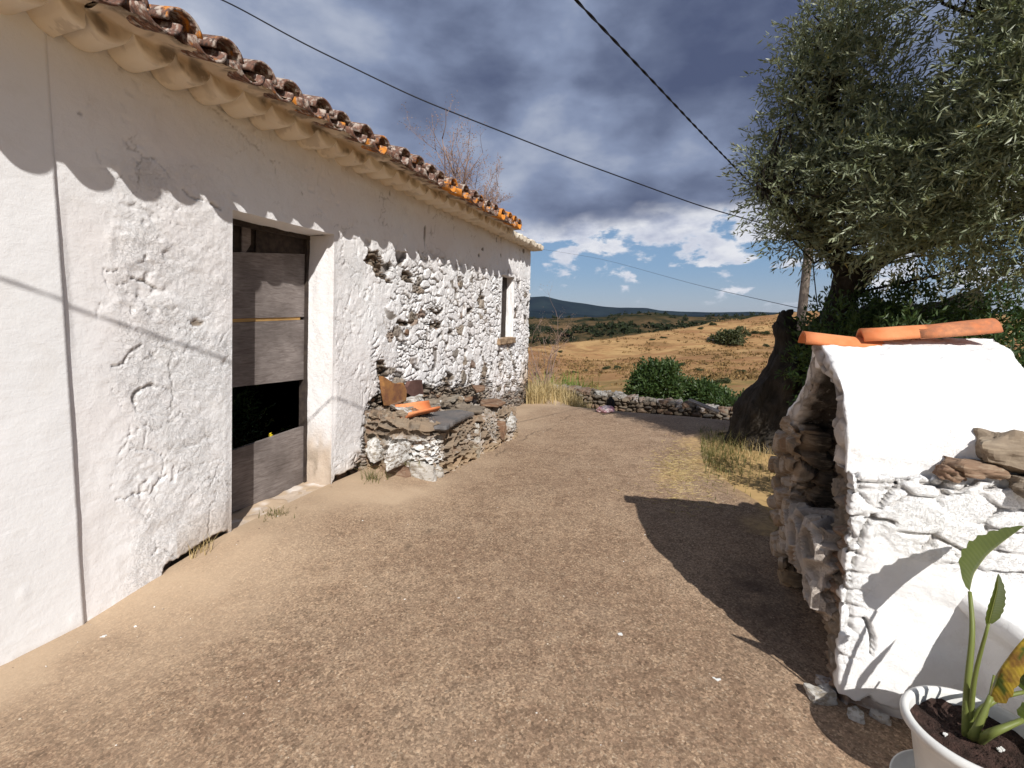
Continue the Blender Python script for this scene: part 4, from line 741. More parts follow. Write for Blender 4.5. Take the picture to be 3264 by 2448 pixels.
solid('well_rim', ledge, (80, 30, 40), MAT['wellwhite'], well, lambda V, N, B: (lambda r: (r[0], {'stone': r[1]['stone']*.7, 'tone': r[1]['tone'], 'dirt': .5+.3*(r[1]['tone'] > .6), 'flake': .9+0*r[0]}))(stonedisp(61, .02, (5, 5, 9))(V, N)), False)
def back(a, b, c): return ept(.58+.16*a, .06+1.2*b, -.08+1.12*c)
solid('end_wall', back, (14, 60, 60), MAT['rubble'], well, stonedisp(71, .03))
def gab(a, b, c): return ept(.58+.1*a, (.64-.5*(1-c)**.7)+b*(1.0*(1-c)**.7), 1.0+.42*c)
solid('end_wall', gab, (8, 30, 30), MAT['wellwhite'], well, lambda V, N, B: ((fbm(V[:, 0]*8, V[:, 1]*8, V[:, 2]*8, 3, 3)-.5)*.03, {'stone': 0*V[:, 0], 'tone': 0*V[:, 0], 'dirt': 0*V[:, 0]}))
def butt(a, b, c):
    p = .72*b; e = .425+.3*p+(1.35-.425)*a; z = -.08+(.08+.535-.03*b)*c; return ept(e, -.03-p, z)
def bdisp2(V, N, B):
    n = fbm(V[:, 0]*6, V[:, 1]*6, V[:, 2]*6, 4, 9); n2 = fbm(V[:, 0]*25, V[:, 1]*25, V[:, 2]*25, 3, 9); ed = np.minimum(np.minimum(B[:, 0], 1-B[:, 1]), 1)*.7; rd = -.05*sstep(.06, 0, B[:, 0])*sstep(.85, 1, B[:, 2])
    cr = sstep(.035, .0, B[:, 1])*(n2 > .42)*(n > .4); return (n-.5)*.025+(n2-.5)*.006+rd-cr*.03, {'flake': .1+0*n, 'stone': cr*.9, 'tone': 0*n+.02, 'dirt': .3*sstep(.04, 0, V[:, 2])}
solid('buttress', butt, (60, 50, 50), MAT['wellwhite'], well, bdisp2)
def rid(u, v, d=.5):
    e, z = front_ez(*dpx(u, v), d); return ept(e, d, z)
DT = .56
def rtile(p, q, r, lab=None, a=.2): return clay_tile('ridge_tile', p, q, r, (0, 0, 1), MAT['freshtile'], .016, 2.5, .9, well, a)
def ez(u, v): e, z = front_ez(*dpx(u, v), .5); return e, z
e1, z1 = ez(1738, 722); e2, z2 = ez(1885, 732); rtile(ept(e1, DT, z1-.072), ept(e2+.05, DT+.01, z2-.08), .085, a=.25)
e1, z1 = ez(1872, 714); e2, z2 = ez(2012, 702); rtile(ept(e1, DT+.01, z1-.075), ept(e2+.06, DT, z2-.075), .086, a=.35)
e1, z1 = ez(1990, 706); e2, z2 = ez(2166, 692); o = rtile(ept(e2, DT, z2-.078), ept(e1, DT, z1-.08), .09, a=.8); o['label'] = 'browner stained ridge tile'
for k, (e, z, d, sz, tn) in enumerate([(.5, 1.115, -.02, (.2, .13, .14), .6), (.63, 1.06, -.05, (.17, .14, .13), .42), (.4, 1.05, -.045, (.16, .1, .06), .72), (.56, 1.0, -.07, (.12, .1, .07), .5), (.72, 1.16, -.02, (.18, .15, .16), .58), (.33, 1.03, -.05, (.1, .08, .05), .8), (.78, 1.02, -.07, (.2, .14, .1), .35)]):
    p = ept(e, d, z); o = chunk('stone', MAT['rubble'], well, tuple(p), sz, 120+k, -AZ+.15*k, 0, tn, (.1*k-.3, .15), 13)
mbm = MB(); mbm.tube([ept(0, .6, 1.4), ept(.35, .6, 1.41), ept(.7, .6, 1.43)], .07, 8, 0, .5, 3); remeshed('mortar', mbm, .012, MAT['wellwhite'], well, lambda V, N: ((fbm(V[:, 0]*9, V[:, 1]*9, V[:, 2]*9, 3, 3)-.5)*.03, {'stone': 0*V[:, 0], 'tone': 0*V[:, 0], 'dirt': .1+0*V[:, 0]}))
# ------------------------------------------------------------------ potted plant
PC = np.array([1.49, 1.41]); gz0 = Zs(*PC)+.012
def lathe(name, prof, c, mat, parent, n=56):
    an = np.linspace(0, 2*np.pi, n, endpoint=False); V = np.concatenate([np.stack([c[0]+r*np.cos(an), c[1]+r*np.sin(an), np.full(n, c[2]+z)], -1) for r, z in prof]); m = len(prof); i, j = np.meshgrid(np.arange(m-1), np.arange(n), indexing='ij'); i = i.ravel(); j = j.ravel()
    Fq = np.stack([i*n+j, i*n+(j+1) % n, (i+1)*n+(j+1) % n, (i+1)*n+j], -1); return link(name, mkmesh(name, V, Fq, True), mat, parent)
pp = thing('potted_plant', 'young broad-leaved plant with paddle leaves in a round white plastic pot', 'potted plant', (*PC, gz0+.012))
def local(o, root):
    o.location = -Vector(root.location); return o
pot = local(lathe('pot', [(.0, .014), (.12, .014), (.128, .02), (.165, .235), (.172, .262), (.188, .266), (.196, .275), (.197, .287), (.192, .297), (.183, .301), (.174, .297), (.17, .285), (.168, .262), (.16, .22), (.0, .215)], (*PC, gz0), MAT['pot'], pp), pp)
so_n = 60; a_, r_ = np.meshgrid(np.linspace(0, 2*np.pi, so_n), np.linspace(0, .168, 26), indexing='ij'); a_ = a_.ravel(); r_ = r_.ravel(); sx = PC[0]+r_*np.cos(a_); sy = PC[1]+r_*np.sin(a_); szz = gz0+.258+(fbm(sx*30, sy*30, 0, 4, 3)-.5)*.03+(fbm(sx*90, sy*90, 0, 3, 3)-.5)*.014
local(link('soil', mkmesh('soil', np.stack([sx, sy, szz], -1), gridf(so_n, 26)[:, ::-1], False), MAT['soil'], pp), pp)
tag(lathe('saucer', [(.0, .003), (.19, .003), (.2, .014), (.205, .03), (.199, .031), (.193, .016), (.0, .012)], (*PC, gz0), MAT['pot'], None), 'shallow white plastic saucer under the white plant pot', 'saucer')
def c5(x, y): return 862.7+.1603*x, 502+.1603*y
def at_depth(x, y, yd): return at(*c5(x, y), yd)
SB = np.array([*ground_pt(*c5(645, 1470), gz0+.25)])
def leaf(name, pts, left, right, normal_tip, dry=0., lab=None):
    pts = np.array(pts); n = 26; t = np.linspace(0, 1, n); L = np.r_[0, np.cumsum(np.linalg.norm(np.diff(pts, axis=0), axis=1))]; L = L/L[-1]; c = np.stack([np.interp(t, L, pts[:, k]) for k in range(3)], -1)
    for _ in range(3): c[1:-1] = (c[:-2]+2*c[1:-1]+c[2:])/4
    prof = np.clip(np.sin(np.pi*np.clip(t, 0.01, 1)**.62), 0, 1)**.75; V = []; ac = []; al = []; dr = []; m = 13
    for k in range(n):
        for q in range(m):
            w = q/(m-1)*2-1; s = np.array(left) if w < 0 else np.array(right); V.append(c[k]+s*abs(w)*prof[k]*(1+.07*math.sin(k*1.9+(w > 0)*2)*abs(w))+np.array([0, 0, -.02])*w*w*prof[k]); ac.append(abs(w)); al.append(t[k]); dr.append(dry*(fbm(t[k]*5, w*2+9, 0, 3, 3) > .5-.2*dry)*1.)
    Fq = gridf(n, m); o = link(name, mkmesh(name, np.array(V), Fq, True, {'across': ac, 'along': al, 'dry': np.array(dr, float)}), MAT['blade'], pp); local(o, pp); return o
def stalk(pts, r, dry=0):
    p = np.array(pts); q = [p[0]]
    for a, b in zip(p[:-1], p[1:]): q += list(np.linspace(a, b, 6)[1:])
    q = np.array(q)
    for _ in range(4): q[1:-1] = (q[:-2]+2*q[1:-1]+q[2:])/4
    mb = MB(); mb.tube(q, np.linspace(r, r*.45, len(q)), 8, .2); local(mb.build('stem', MAT['petiole'], pp), pp)
A1 = at_depth(668, 560, 1.54); stalk([SB, at_depth(648, 1180, 1.43), at_depth(690, 800, 1.47), A1], .012)
leaf('leaf', [A1, at_depth(690, 450, 1.565), at_depth(775, 330, 1.59), at_depth(880, 245, 1.585), at_depth(1010, 150, 1.565)], at_depth(585, 375, 1.54)-at_depth(675, 520, 1.56), np.array([.035, .05, .04]), None)
A2 = at_depth(785, 760, 1.38); stalk([SB+[.01, 0, 0], at_depth(690, 1100, 1.41), A2], .009)
leaf('leaf', [A2, at_depth(815, 640, 1.36), at_depth(840, 540, 1.335), at_depth(845, 445, 1.315)], np.array([-.006, .01, 0]), at_depth(918, 570, 1.375)-at_depth(840, 600, 1.35), None)
A3 = at_depth(800, 1210, 1.40); stalk([SB+[.02, 0, 0], at_depth(700, 1440, 1.38), A3], .016)
leaf('leaf', [A3, at_depth(860, 1040, 1.40), at_depth(960, 900, 1.40), at_depth(1120, 730, 1.40)], at_depth(880, 1000, 1.42)-at_depth(905, 1000, 1.4), at_depth(1000, 1090, 1.36)-at_depth(905, 1000, 1.4), None, .8)
A4 = at_depth(1010, 1185, 1.43); stalk([SB+[.02, .02, 0], at_depth(720, 1300, 1.42), at_depth(860, 1215, 1.43), A4], .012); leaf('leaf', [A4, A4+[.1, -.02, .03], A4+[.22, -.04, .02]], np.array([0, .07, .03]), np.array([0, -.07, .02]), None)
A5 = at_depth(1000, 1360, 1.34); stalk([SB+[.03, -.01, 0], at_depth(800, 1440, 1.33), A5], .016); leaf('leaf', [A5, A5+[.12, -.03, .03], A5+[.26, -.06, .0]], np.array([0, .06, .03]), np.array([0, -.06, .03]), None)
stalk([SB, at_depth(760, 1390, 1.41), at_depth(820, 1080, 1.46)], .008)
rs = random.Random(9)
for k in range(3):
    a = rs.uniform(0, 6.28); r = rs.uniform(.05, .15); local(chunk('pebble', MAT['pot'], pp, (0, 0, 0), (.012, .01, .008), k, rs.uniform(0, 3)), pp).location = Vector((r*math.cos(a), r*math.sin(a), .25))
# ------------------------------------------------------------------ olive tree
ot = thing('olive_tree', 'big old olive tree with gnarled dark trunk and broad grey-green crown behind the white shelter', 'tree', (3.75, 6.3, Zs(3.75, 6.3)))
def lw(o): o.location = -Vector(ot.location); return o
def trunk_disp(V, N):
    n = fbm(V[:, 0]*5, V[:, 1]*5, V[:, 2]*1.8, 4, 5); n2 = fbm(V[:, 0]*16, V[:, 1]*16, V[:, 2]*7, 4, 6); return (n-.5)*.2+(n2-.5)*.07, {'rnd': n}
mb = MB(); zb = Zs(3.7, 6.3)
T = lambda u, v, y: at(u, v, y)
mb.tube([(3.75, 6.3, zb-.2), (3.72, 6.3, zb+.25), (3.78, 6.32, .9), (3.9, 6.35, 1.3)], [.62, .5, .42, .34], 14, 0, .5, 1)
mb.tube([(3.25, 6.15, zb-.15), (3.32, 6.2, .45), (3.46, 6.2, 1.0), T(787, 345, 6.2), T(783, 330, 6.2), T(786, 319, 6.2)], [.36, .32, .24, .14, .12, .075], 12, 0, .7, 2)
for a_, b_ in (((782, 326), (791, 310)), ((780, 332), (774, 323)), ((788, 330), (795, 320)), ((783, 325), (783, 311))): mb.tube([T(*a_, 6.2), T(*b_, 6.18)], [.06, .02], 7)
mb.tube([(3.2, 5.95, zb-.15), (3.4, 6.1, .4), (3.7, 6.25, .9)], [.25, .28, .3], 10, 0, .6, 9)
L1 = [T(806, 372, 6.25), T(826, 330, 6.2), T(842, 300, 6.1), T(860, 270, 6.0), T(900, 246, 5.8), T(965, 232, 5.4), T(1030, 200, 4.9)]; mb.tube(L1, [.3, .22, .17, .15, .13, .1, .07], 12, 0, .4, 3)
mb.tube([(4.0, 6.3, 1.2), T(880, 322, 6.2), T(930, 318, 6.0), T(985, 300, 5.7)], [.3, .24, .2, .14], 12, 0, .5, 4)
L2 = [T(845, 295, 6.1), T(835, 250, 5.9), T(820, 190, 5.5), T(830, 110, 5.3), T(845, 30, 5.2)]; mb.tube(L2, [.13, .1, .075, .05, .02], 10, 0, .3, 5)
L3 = [T(900, 246, 5.8), T(905, 180, 5.4), T(930, 100, 5.0), T(985, 20, 4.6)]; mb.tube(L3, [.12, .09, .06, .03], 10, 0, .3, 6)
L4 = [T(965, 232, 5.4), T(985, 160, 4.9), T(1010, 90, 4.5)]; mb.tube(L4, [.09, .06, .03], 8, 0, .3, 7)
L5 = [T(835, 250, 5.9), T(795, 220, 5.5), T(765, 190, 5.2)]; mb.tube(L5, [.07, .045, .02], 8, 0, .3, 8)
lw(remeshed('trunk', mb, .03, MAT['bark'], ot, trunk_disp))
LOBES = [(842, 40, 42, 5.2, 46), (815, 92, 30, 5.2, 40), (855, 122, 52, 5.3, 56), (812, 150, 40, 5.3, 42), (790, 172, 24, 5.25, 24), (850, 180, 60, 5.6, 55), (795, 215, 30, 5.4, 26), (905, 165, 58, 4.7, 58), (925, 142, 38, 4.4, 36), (900, 226, 32, 4.4, 22), (940, 244, 28, 4.2, 18), (955, 190, 60, 4.3, 56), (985, 125, 58, 4.0, 58), (1030, 35, 56, 3.8, 58), (1030, 180, 60, 3.8, 58), (1090, 90, 90, 3.7, 90), (1050, 250, 45, 4.2, 32), (780, 195, 20, 5.2, 13), (838, 228, 32, 5.6, 18), (880, 218, 40, 5.4, 22), (1120, 0, 110, 4.6, 90), (850, 4, 26, 5.3, 34), (812, 20, 12, 5.2, 26), (796, 75, 12, 5.2, 14), (790, 110, 12, 5.2, 18), (764, 163, 8, 5.2, 12), (785, 230, 18, 5.3, 10), (815, 246, 22, 5.4, 8), (1010, -60, 60, 4., 60), (1005, 246, 34, 4.3, 20), (915, 232, 26, 4.9, 14)]
C = []; R = []
for u, v, ru, y, rv in LOBES:
    k = y/490*1.04; C.append(T(u, v, y)); R.append([ru*k, ru*k*1.15, rv*k])
for q in ((3.4, 3.7, 4.95, .65), (4.3, 3.5, 4.3, .8), (4.9, 3.9, 3.7, .85), (5.0, 3.0, 4.2, .9)): C.append(np.array(q[:3])); R.append([q[3]]*3)
C = np.array(C); R = np.array(R); C2 = []; R2 = []
for c, r in zip(C, R):
    for q in range(7):
        d = unit(RNG.normal(size=3)); C2.append(c+d*r*(.35+.4*RNG.random())); R2.append(r*(.36+.22*RNG.random()))
C2 = np.array(C2); R2 = np.array(R2)
P, D, k = twigs(C2, R2, 9600, 1, .5, .45); pos, ld, l, w = foliage(P, D, 18, .02, .07, .017, .45, .7)
cr = np.clip(.5*RNG.random(len(pos))+.45*np.repeat(RNG.random(len(C2))[k], 18)+.1, 0, .9); cr = np.where(RNG.random(len(pos)) < .006, .97, cr)
lw(leaf_mesh('crown', pos, ld, l, w, MAT['olive'], ot, .2, cr))
mb = MB()
BR = np.concatenate([np.array(L1), np.array(L2), np.array(L3), np.array(L4), np.array(L5)])
for c in C2[::1]:
    if np.linalg.norm(BR-c, axis=1).min() > 1.0: continue
    j = BR[np.argmin(np.linalg.norm(BR-c, axis=1)+2*(BR[:, 2] > c[2]))]; m = (c+j)/2+RNG.normal(size=3)*.08-[0, 0, .05]; mb.tube([j, m, c], [.018, .012, .005], 5)
lw(mb.build('branches', MAT['bark'], ot))
# ------------------------------------------------------------------ shrubs behind the shelter
def at_base(u, v, y): p = at(u, v, y); return np.array([p[0], p[1], Zs(p[0], p[1])])
b0 = at_base(965, 330, 4.6); bush('shrub', 'dense dark shrub with glossy leaves filling the gap under the olive, behind the ridge tiles', 'shrub', b0+[.45, .6, 0], (1.3, .8, 2.35), 3200, .075, .026, MAT['shrub'], None, 7, 9, 21)
b0 = at_base(1012, 330, 2.9); bush('shrub', 'bright green leafy shrub at the right end of the white shelter', 'shrub', b0+[.33, .25, 0], (.55, .5, 1.62), 1100, .06, .02, MAT['green'], None, 7, 7, 22)
b0 = at_base(862, 330, 5.2); bush('shrub', 'thin dark sapling foliage just left of the olive limb, beside the utility pole', 'shrub', at_base(832, 318, 6.9), (.3, .3, 2.05), 240, .07, .022, MAT['shrub'], None, 6, 6, 23)
bush('shrub', 'straggly grey-green shrub under the leaning olive limb', 'shrub', at_base(905, 318, 5.9)+[0, .4, 0], (.75, .5, 1.95), 700, .08, .028, MAT['scrub'], None, 6, 8, 24)
# ------------------------------------------------------------------ utility pole and cables
PX = np.array([5.03, 8.55]); pz = Zs(*PX); PTOP = at(810, 235, 8.55)
pole = thing('utility_pole', 'weathered wooden utility pole leaning slightly beside the olive tree', 'pole', (PX[0], PX[1], pz))
mb = MB(); pb = at(801, 322, 8.55); pbase = np.array([pb[0]-.16, 8.55, pz-.1]); ptop2 = PTOP+(PTOP-pbase)*.12; mb.tube([pbase, pb, (pb+PTOP)/2, PTOP, ptop2], [.085, .078, .07, .062, .06], 14, 0, .12, 3)
o = mb.build('shaft', MAT['pole'], pole); o.location = -Vector(pole.location)
mb = MB(); mb.tube([PTOP+[-.1, -.05, -.02], PTOP+[.1, .05, -.02]], .018, 8); mb.tube([PTOP+[-.09, -.06, -.06], PTOP+[-.09, -.06, .06]], .025, 8); o = mb.build('cable_bracket', MAT['iron'], pole); o.location = -Vector(pole.location)
def cable(pts, r, label, mat, twist=False, n=60):
    pts = np.array(pts); L = np.r_[0, np.cumsum(np.linalg.norm(np.diff(pts, axis=0), axis=1))]; t = np.linspace(0, L[-1], n); c = np.stack([np.interp(t, L, pts[:, k]) for k in range(3)], -1)
    for _ in range(12): c[1:-1] = (c[:-2]+2*c[1:-1]+c[2:])/4
    mb = MB()
    if twist:
        ax = unit(c[-1]-c[0]); s = unit(np.cross(ax, [0, 0, 1.])); u = np.cross(s, ax)
        for ph in (0, math.pi): a = t*22+ph; mb.tube(c+np.outer(np.cos(a)*r*.62, s)+np.outer(np.sin(a)*r*.62, u), r*.62, 6)
    else: mb.tube(c, r, 7)
    return tag(mb.build('overhead_cable', mat), label, 'cable')
def sagline(p0, p1, sag, ext, n=24):
    c0 = p0-(p1-p0)*ext; return [c0+(p1-c0)*t-np.array([0, 0, sag*4*t*(1-t)]) for t in np.linspace(0, 1, n)]
def curve_through(uvy): return [at(*q) for q in uvy]
cable(curve_through([(60, -60, 7.5), (225, 0, 6.6), (300, 42, 6.62), (416, 98, 6.75), (574, 160, 7.25), (700, 206, 7.95), (757, 222, 8.3)])+[PTOP+[-.09, -.06, 0]], .0088, 'long thin black overhead cable running above the tiled eaves to the pole', MAT['cable'], False, 120)
k2 = [np.array(q) for q in [(.344, 2.878, 3.305), (.931, 3.601, 3.257), (1.513, 4.319, 3.208), (2.771, 5.857, 3.11)]]; d2 = k2[0]-k2[1]
cable([k2[0]+d2*7.2+[0, 0, .12], k2[0]+d2*3+[0, 0, .03]]+k2+[PTOP+[-.07, -.05, 0]], .0068, 'thick twisted black cable dropping steeply from the top of the sky into the olive crown', MAT['cable'], True, 600)
cable([at(380, 225, 60.), at(600, 258, 30.), at(700, 286, 18.), at(798, 308, 8.5)], .006, 'faint grey distant cable meeting the pole low down over the hills', MAT['farcable'], False, 60)
cable([at(811, 240, 8.4), at(814, 275, 8.42), at(818, 312, 8.5)], .009, 'short dark stay wire hanging beside the wooden pole', MAT['cable'], False, 20)
# ------------------------------------------------------------------ dry stone wall beyond the road
def LW(t): return np.array([1.0+4.35*t, 13.2-2.3*t])
ZT = lambda t: EYE-np.interp(t, [0, .15, .45, .75, 1.], [1.84, 1.86, 1.98, 2.06, 2.10])-.0
lwall = thing('dry_stone_wall', 'low dry stone boundary wall with pale coping stones below the end of the road', 'wall', (*LW(.5), -1.1))
def lwf(a, b, c):
    p = LW(0)[None]+(LW(1)-LW(0))[None]*a[:, None]; d = unit(LW(1)-LW(0)); n = np.array([-d[1], d[0]]); p = p+n*((b-.5)*.42)[:, None]; zt = ZT(a)+.05*(fbm(a*16, 0*a, 0, 3, 4)-.5); zb = zt-1.15; return np.stack([p[:, 0], p[:, 1], zb+(zt-zb)*c], -1)
def lwd(V, N, B):
    d = unit(LW(1)-LW(0)); P = np.stack([V[:, 0]*d[0]+V[:, 1]*d[1], -V[:, 0]*d[1]+V[:, 1]*d[0], V[:, 2]], -1); dd, idr, j = rocks(P, N, (5.2, 5.2, 11), .045, 14, .07, .3); return dd, {'stone': 1-.85*j, 'tone': idr, 'white': 0*idr, 'dirt': .2*sstep(.5, .2, B[:, 2])}
o = solid('masonry', lwf, (420, 12, 70), MAT['fieldstone'], lwall, lwd); o.location = -Vector(lwall.location)
rs = random.Random(4)
for k in range(30):
    t = (k+.5)/30*.93+.03; p = LW(t); o = chunk('coping_stone', MAT['fieldstone'], lwall, (p[0]-lwall.location[0], p[1]-lwall.location[1], ZT(t)+.04-lwall.location[2]), (rs.uniform(.14, .24), rs.uniform(.24, .4), rs.uniform(.1, .17)), k+40, math.atan2(-2.3, 4.35)+rs.uniform(-.3, .3), rs.choice([.6, .25, .1, .0]), rs.choice([.6, .96, .5, .78]), (rs.uniform(-.2, .2), rs.uniform(-.2, .2)), 7)
# a plank lying over a dark gap at the wall's end
a = at(689, 400, 10.2); b = at(719, 412, 9.9); mb = MB(); dv = unit(b-a); mb.box(lambda x, y, z: a+np.outer(x, b-a)+np.outer(y-.5, np.cross(dv, [0, 0, 1.])*-.3)+np.outer(z-.5, [0, 0, .035])); tag(mb.build('plank', MAT['pole'], None, False), 'pale weathered plank lying aslant over a dark gap at the end of the stone wall', 'plank')
# ------------------------------------------------------------------ bundle left at the road's end
def blob(name, c, size, seed, mat, amp=.5):
    B, Fq = boxgrid(16, 16, 16); p = B-.5; V = unit(p)*.5; V = V*(1+amp*(fbm(V[:, 0]*4+seed, V[:, 1]*4, V[:, 2]*4, 4, seed)-.5))[:, None]; V = V*np.array(size); V[:, 2] = np.maximum(V[:, 2], -size[2]*.32); return link(name, mkmesh(name, V+np.array(c), Fq, True, {'rnd': V[:, 0]*0}), mat)
def grd(u, v):                                     # where a view ray meets the terrain
    r = ray(u, v); t = np.linspace(2, 40, 4000); P = r[None]*t[:, None]+[0, 0, EYE]; h = P[:, 2]-Z(P[:, 0], P[:, 1]); k = np.argmax(h < 0); return P[k]
g = grd(607, 413)+[0, 0, .03]
tag(blob('cloth_bundle', g+[-.03, 0, .03], (.3, .24, .13), 3, MAT['pink'], .9), 'crumpled pink and white cloth lying on the ground at the end of the road', 'cloth')
tag(blob('black_bag', g+[.08, .12, .1], (.15, .15, .26), 5, MAT['black'], .6), 'upright black bag standing behind the pink and white cloth', 'bag')
# ------------------------------------------------------------------ vegetation
for (u, v0, y, sx, hz, n, mt, lab) in [(660, 408, 19, .9, 2.25, 3000, 'green', 'largest round dark green bush just beyond the dry stone wall'), (703, 410, 19.5, 1.05, 1.55, 2300, 'green', 'low spreading green bush right of the round one, above the stone coping'), (742, 414, 18, .95, 1.1, 1700, 'green', 'lighter green bush between the stone wall and the olive trunk'), (623, 400, 22, .4, .7, 300, 'scrub', 'small olive-green bush left of the big round bush'), (765, 420, 14, 1.0, 1.0, 900, 'green', 'silvery bush close against the olive trunk behind the road')]:
    p = at(u, v0, y); zt = p[2]; bush('bush', lab, 'bush', (p[0], p[1], zt-.5), (sx, sx*.8, hz), n, .15, .085, MAT[mt], 'bushes beyond the stone wall', 6, 10, int(u))
p = at(561, 388, 15.5); t = thing('cane_clump', 'bright green clump of canes above the left end of the stone wall', 'canes', (p[0], p[1], p[2]-.6)); n = 420; bp = np.stack([RNG.normal(0, .45, n), RNG.normal(0, .35, n), 0*np.arange(n)], -1); blades('leaves', bp, 1.05, .045, MAT['cane'], t, .7, 4)
# dry shrub on the roof
def twiggy(name, label, cat, base, hgt, spread, n, seed, mat, r0=.012, leafmat=None):
    t = thing(name, label, cat, tuple(base)); rg = random.Random(seed); mb = MB(); tips = []
    def grow(p, d, L, r, lev):
        pts = [p]; q = p.copy()
        for _ in range(4): d = unit(d+np.array([rg.gauss(0, .13), rg.gauss(0, .13), rg.gauss(.03, .1)])); q = q+d*L/4; pts.append(q)
        mb.tube(pts, np.linspace(r, r*.5, 5), 5 if lev < 2 else 4, rg.random())
        tips.append(q)
        if lev < 3:
            for _ in range(rg.choice((2, 3)) if lev else 3): s = rg.randint(1, 4); grow(pts[s], unit(d+np.array([rg.gauss(0, .55), rg.gauss(0, .55), rg.gauss(.1, .3)])), L*rg.uniform(.35, .65), r*.5, lev+1)
    for _ in range(n): grow(np.array([rg.gauss(0, .07), rg.gauss(0, .07), -.05]), unit(np.array([rg.gauss(0, spread), rg.gauss(0, spread), 1.])), hgt*rg.uniform(.45, .8), r0*rg.uniform(.6, 1.1), 0)
    mb.build('twigs', mat, t)
    if leafmat:
        T_ = np.array(tips); T_ = np.repeat(T_, 5, 0)+RNG.normal(size=(len(T_)*5, 3))*hgt*.035; leaf_mesh('dry_leaves', T_, unit(RNG.normal(size=T_.shape)), .022, .012, leafmat, t)
    return t
MAT['deadleaf'] = m_leaf('dead leaves', (.3, .17, .12), (.42, .27, .2), None, .2, .8)
def roofpt(u, v, o): 
    r = ray(u, v); b = W0+WN*o; t = (b@WN)/(r[:2]@WN); return np.array([r[0]*t, r[1]*t, EYE+r[2]*t])
p = roofpt(462, 196, -.25); twiggy('dry_shrub', 'tall bare dry shrub growing out of the tiled roof', 'shrub', (p[0], p[1], p[2]-.12), 1.3, .34, 11, 3, MAT['twig'], .013, MAT['deadleaf'])
p = roofpt(484, 212, -.25); twiggy('dry_shrub', 'shorter reddish dry shrub on the roof, toward the far end of the eaves', 'shrub', (p[0], p[1], p[2]-.12), .8, .45, 13, 5, MAT['twig'], .012, MAT['deadleaf'])
p = roofpt(264, 70, -.1); twiggy('dry_weed', 'tiny dry weed sprouting from the near roof tiles', 'weed', (p[0], p[1], p[2]-.03), .19, .25, 1, 8, MAT['twig'], .0022)
q = rpt(8.35, 0, .15); twiggy('dry_shrub', 'bare dry shrub standing against the far corner of the old house', 'shrub', (q[0]+.1, q[1]+.5, Zs(q[0], q[1])-.1), 1.75, .22, 9, 12, MAT['twig'], .014, MAT['deadleaf'])
n = 1500; s = 7.6+RNG.random(n)*2.6; c = np.abs(RNG.normal(.0, .22, n))+.02+np.maximum(s-8.3, 0)*.3; P = rpt(s, 0, c-.06*(s > 7.9)); P[:, 2] = Z(P[:, 0], P[:, 1]); o = blades('dry_grass', P, .42, .016, MAT['drygrass'], None, .6); tag(o, 'tall straw-coloured grass at the far corner of the house', 'grass', None, 'stuff')
n = 2600; x_ = RNG.uniform(.4, 3.2, n); y_ = 10.3+RNG.random(n)*2.3; P = np.stack([x_, y_, Z(x_, y_)-.01], -1); s_, c_ = sdec(x_, y_); P = P[(c_ < road_left(s_)+.5)]; tag(blades('dry_grass', P, .2, .02, MAT['drygrass'], None, .8), 'dry yellow grass on the bank before the stone wall', 'grass', None, 'stuff')
# straw and weeds at the foot of the olive
n = 1100; s = RNG.normal(4.7, .6, n); c = 3.2+np.abs(RNG.normal(0, .3, n)); P = rpt(s, 0, c); P[:, 2] = Z(P[:, 0], P[:, 1]); tag(blades('grass', P, .1, .008, MAT['weed'], None, .7), 'mixed green and dry grass at the foot of the olive trunk', 'grass', None, 'stuff')
n = 1500; s = RNG.normal(3.9, .55, n); c = RNG.normal(3.0, .16, n); P = rpt(s, 0, c); P[:, 2] = Z(P[:, 0], P[:, 1])+.014; a = RNG.random(n)*6.28; D = np.stack([np.cos(a), np.sin(a), .05+0*a], -1); tag(leaf_mesh('straw', P, D, .07*(.5+RNG.random(n)), .006, MAT['drygrass']), 'scattered straw lying on the road edge', 'straw', None, 'stuff')
for k, (u, v, h, n, lab, mat) in enumerate([(738, 447, .2, 130, 'green and straw grass tuft at the road edge left of the trunk', 'weed'), (772, 440, .34, 60, 'straggly weed with long bare stalks in front of the olive trunk', 'drygrass'), (757, 455, .15, 90, 'low dry tuft beside the shelter shadow', 'drygrass'), (374, 481, .14, 60, 'small green weed at the near foot of the rubble bench', 'weed'), (386, 445, .1, 40, 'weed growing between stones low on the bench end', 'weed'), (464, 461, .16, 34, 'thin dry weed sprawling at the outer foot of the bench', 'drygrass'), (275, 517, .06, 70, 'tiny green weed on the doorstep edge', 'weed'), (196, 556, .12, 34, 'thin dry stalks in the gap below the peeling wall', 'drygrass')]):
    g = grd(u, v); 
    if k == 4: g = rpt(2.6, .3, .35)[()] if False else np.array(rpt(2.55, .2, .5))
    nn = n; P = np.stack([RNG.normal(0, .05+.12*(k < 3), nn), RNG.normal(0, .05+.08*(k < 3), nn), 0*np.arange(nn)], -1); t = thing('weed', lab, 'weed', tuple(g)); blades('leaves', P, h*1.3, .006, MAT[mat], t, 1.0, 4)
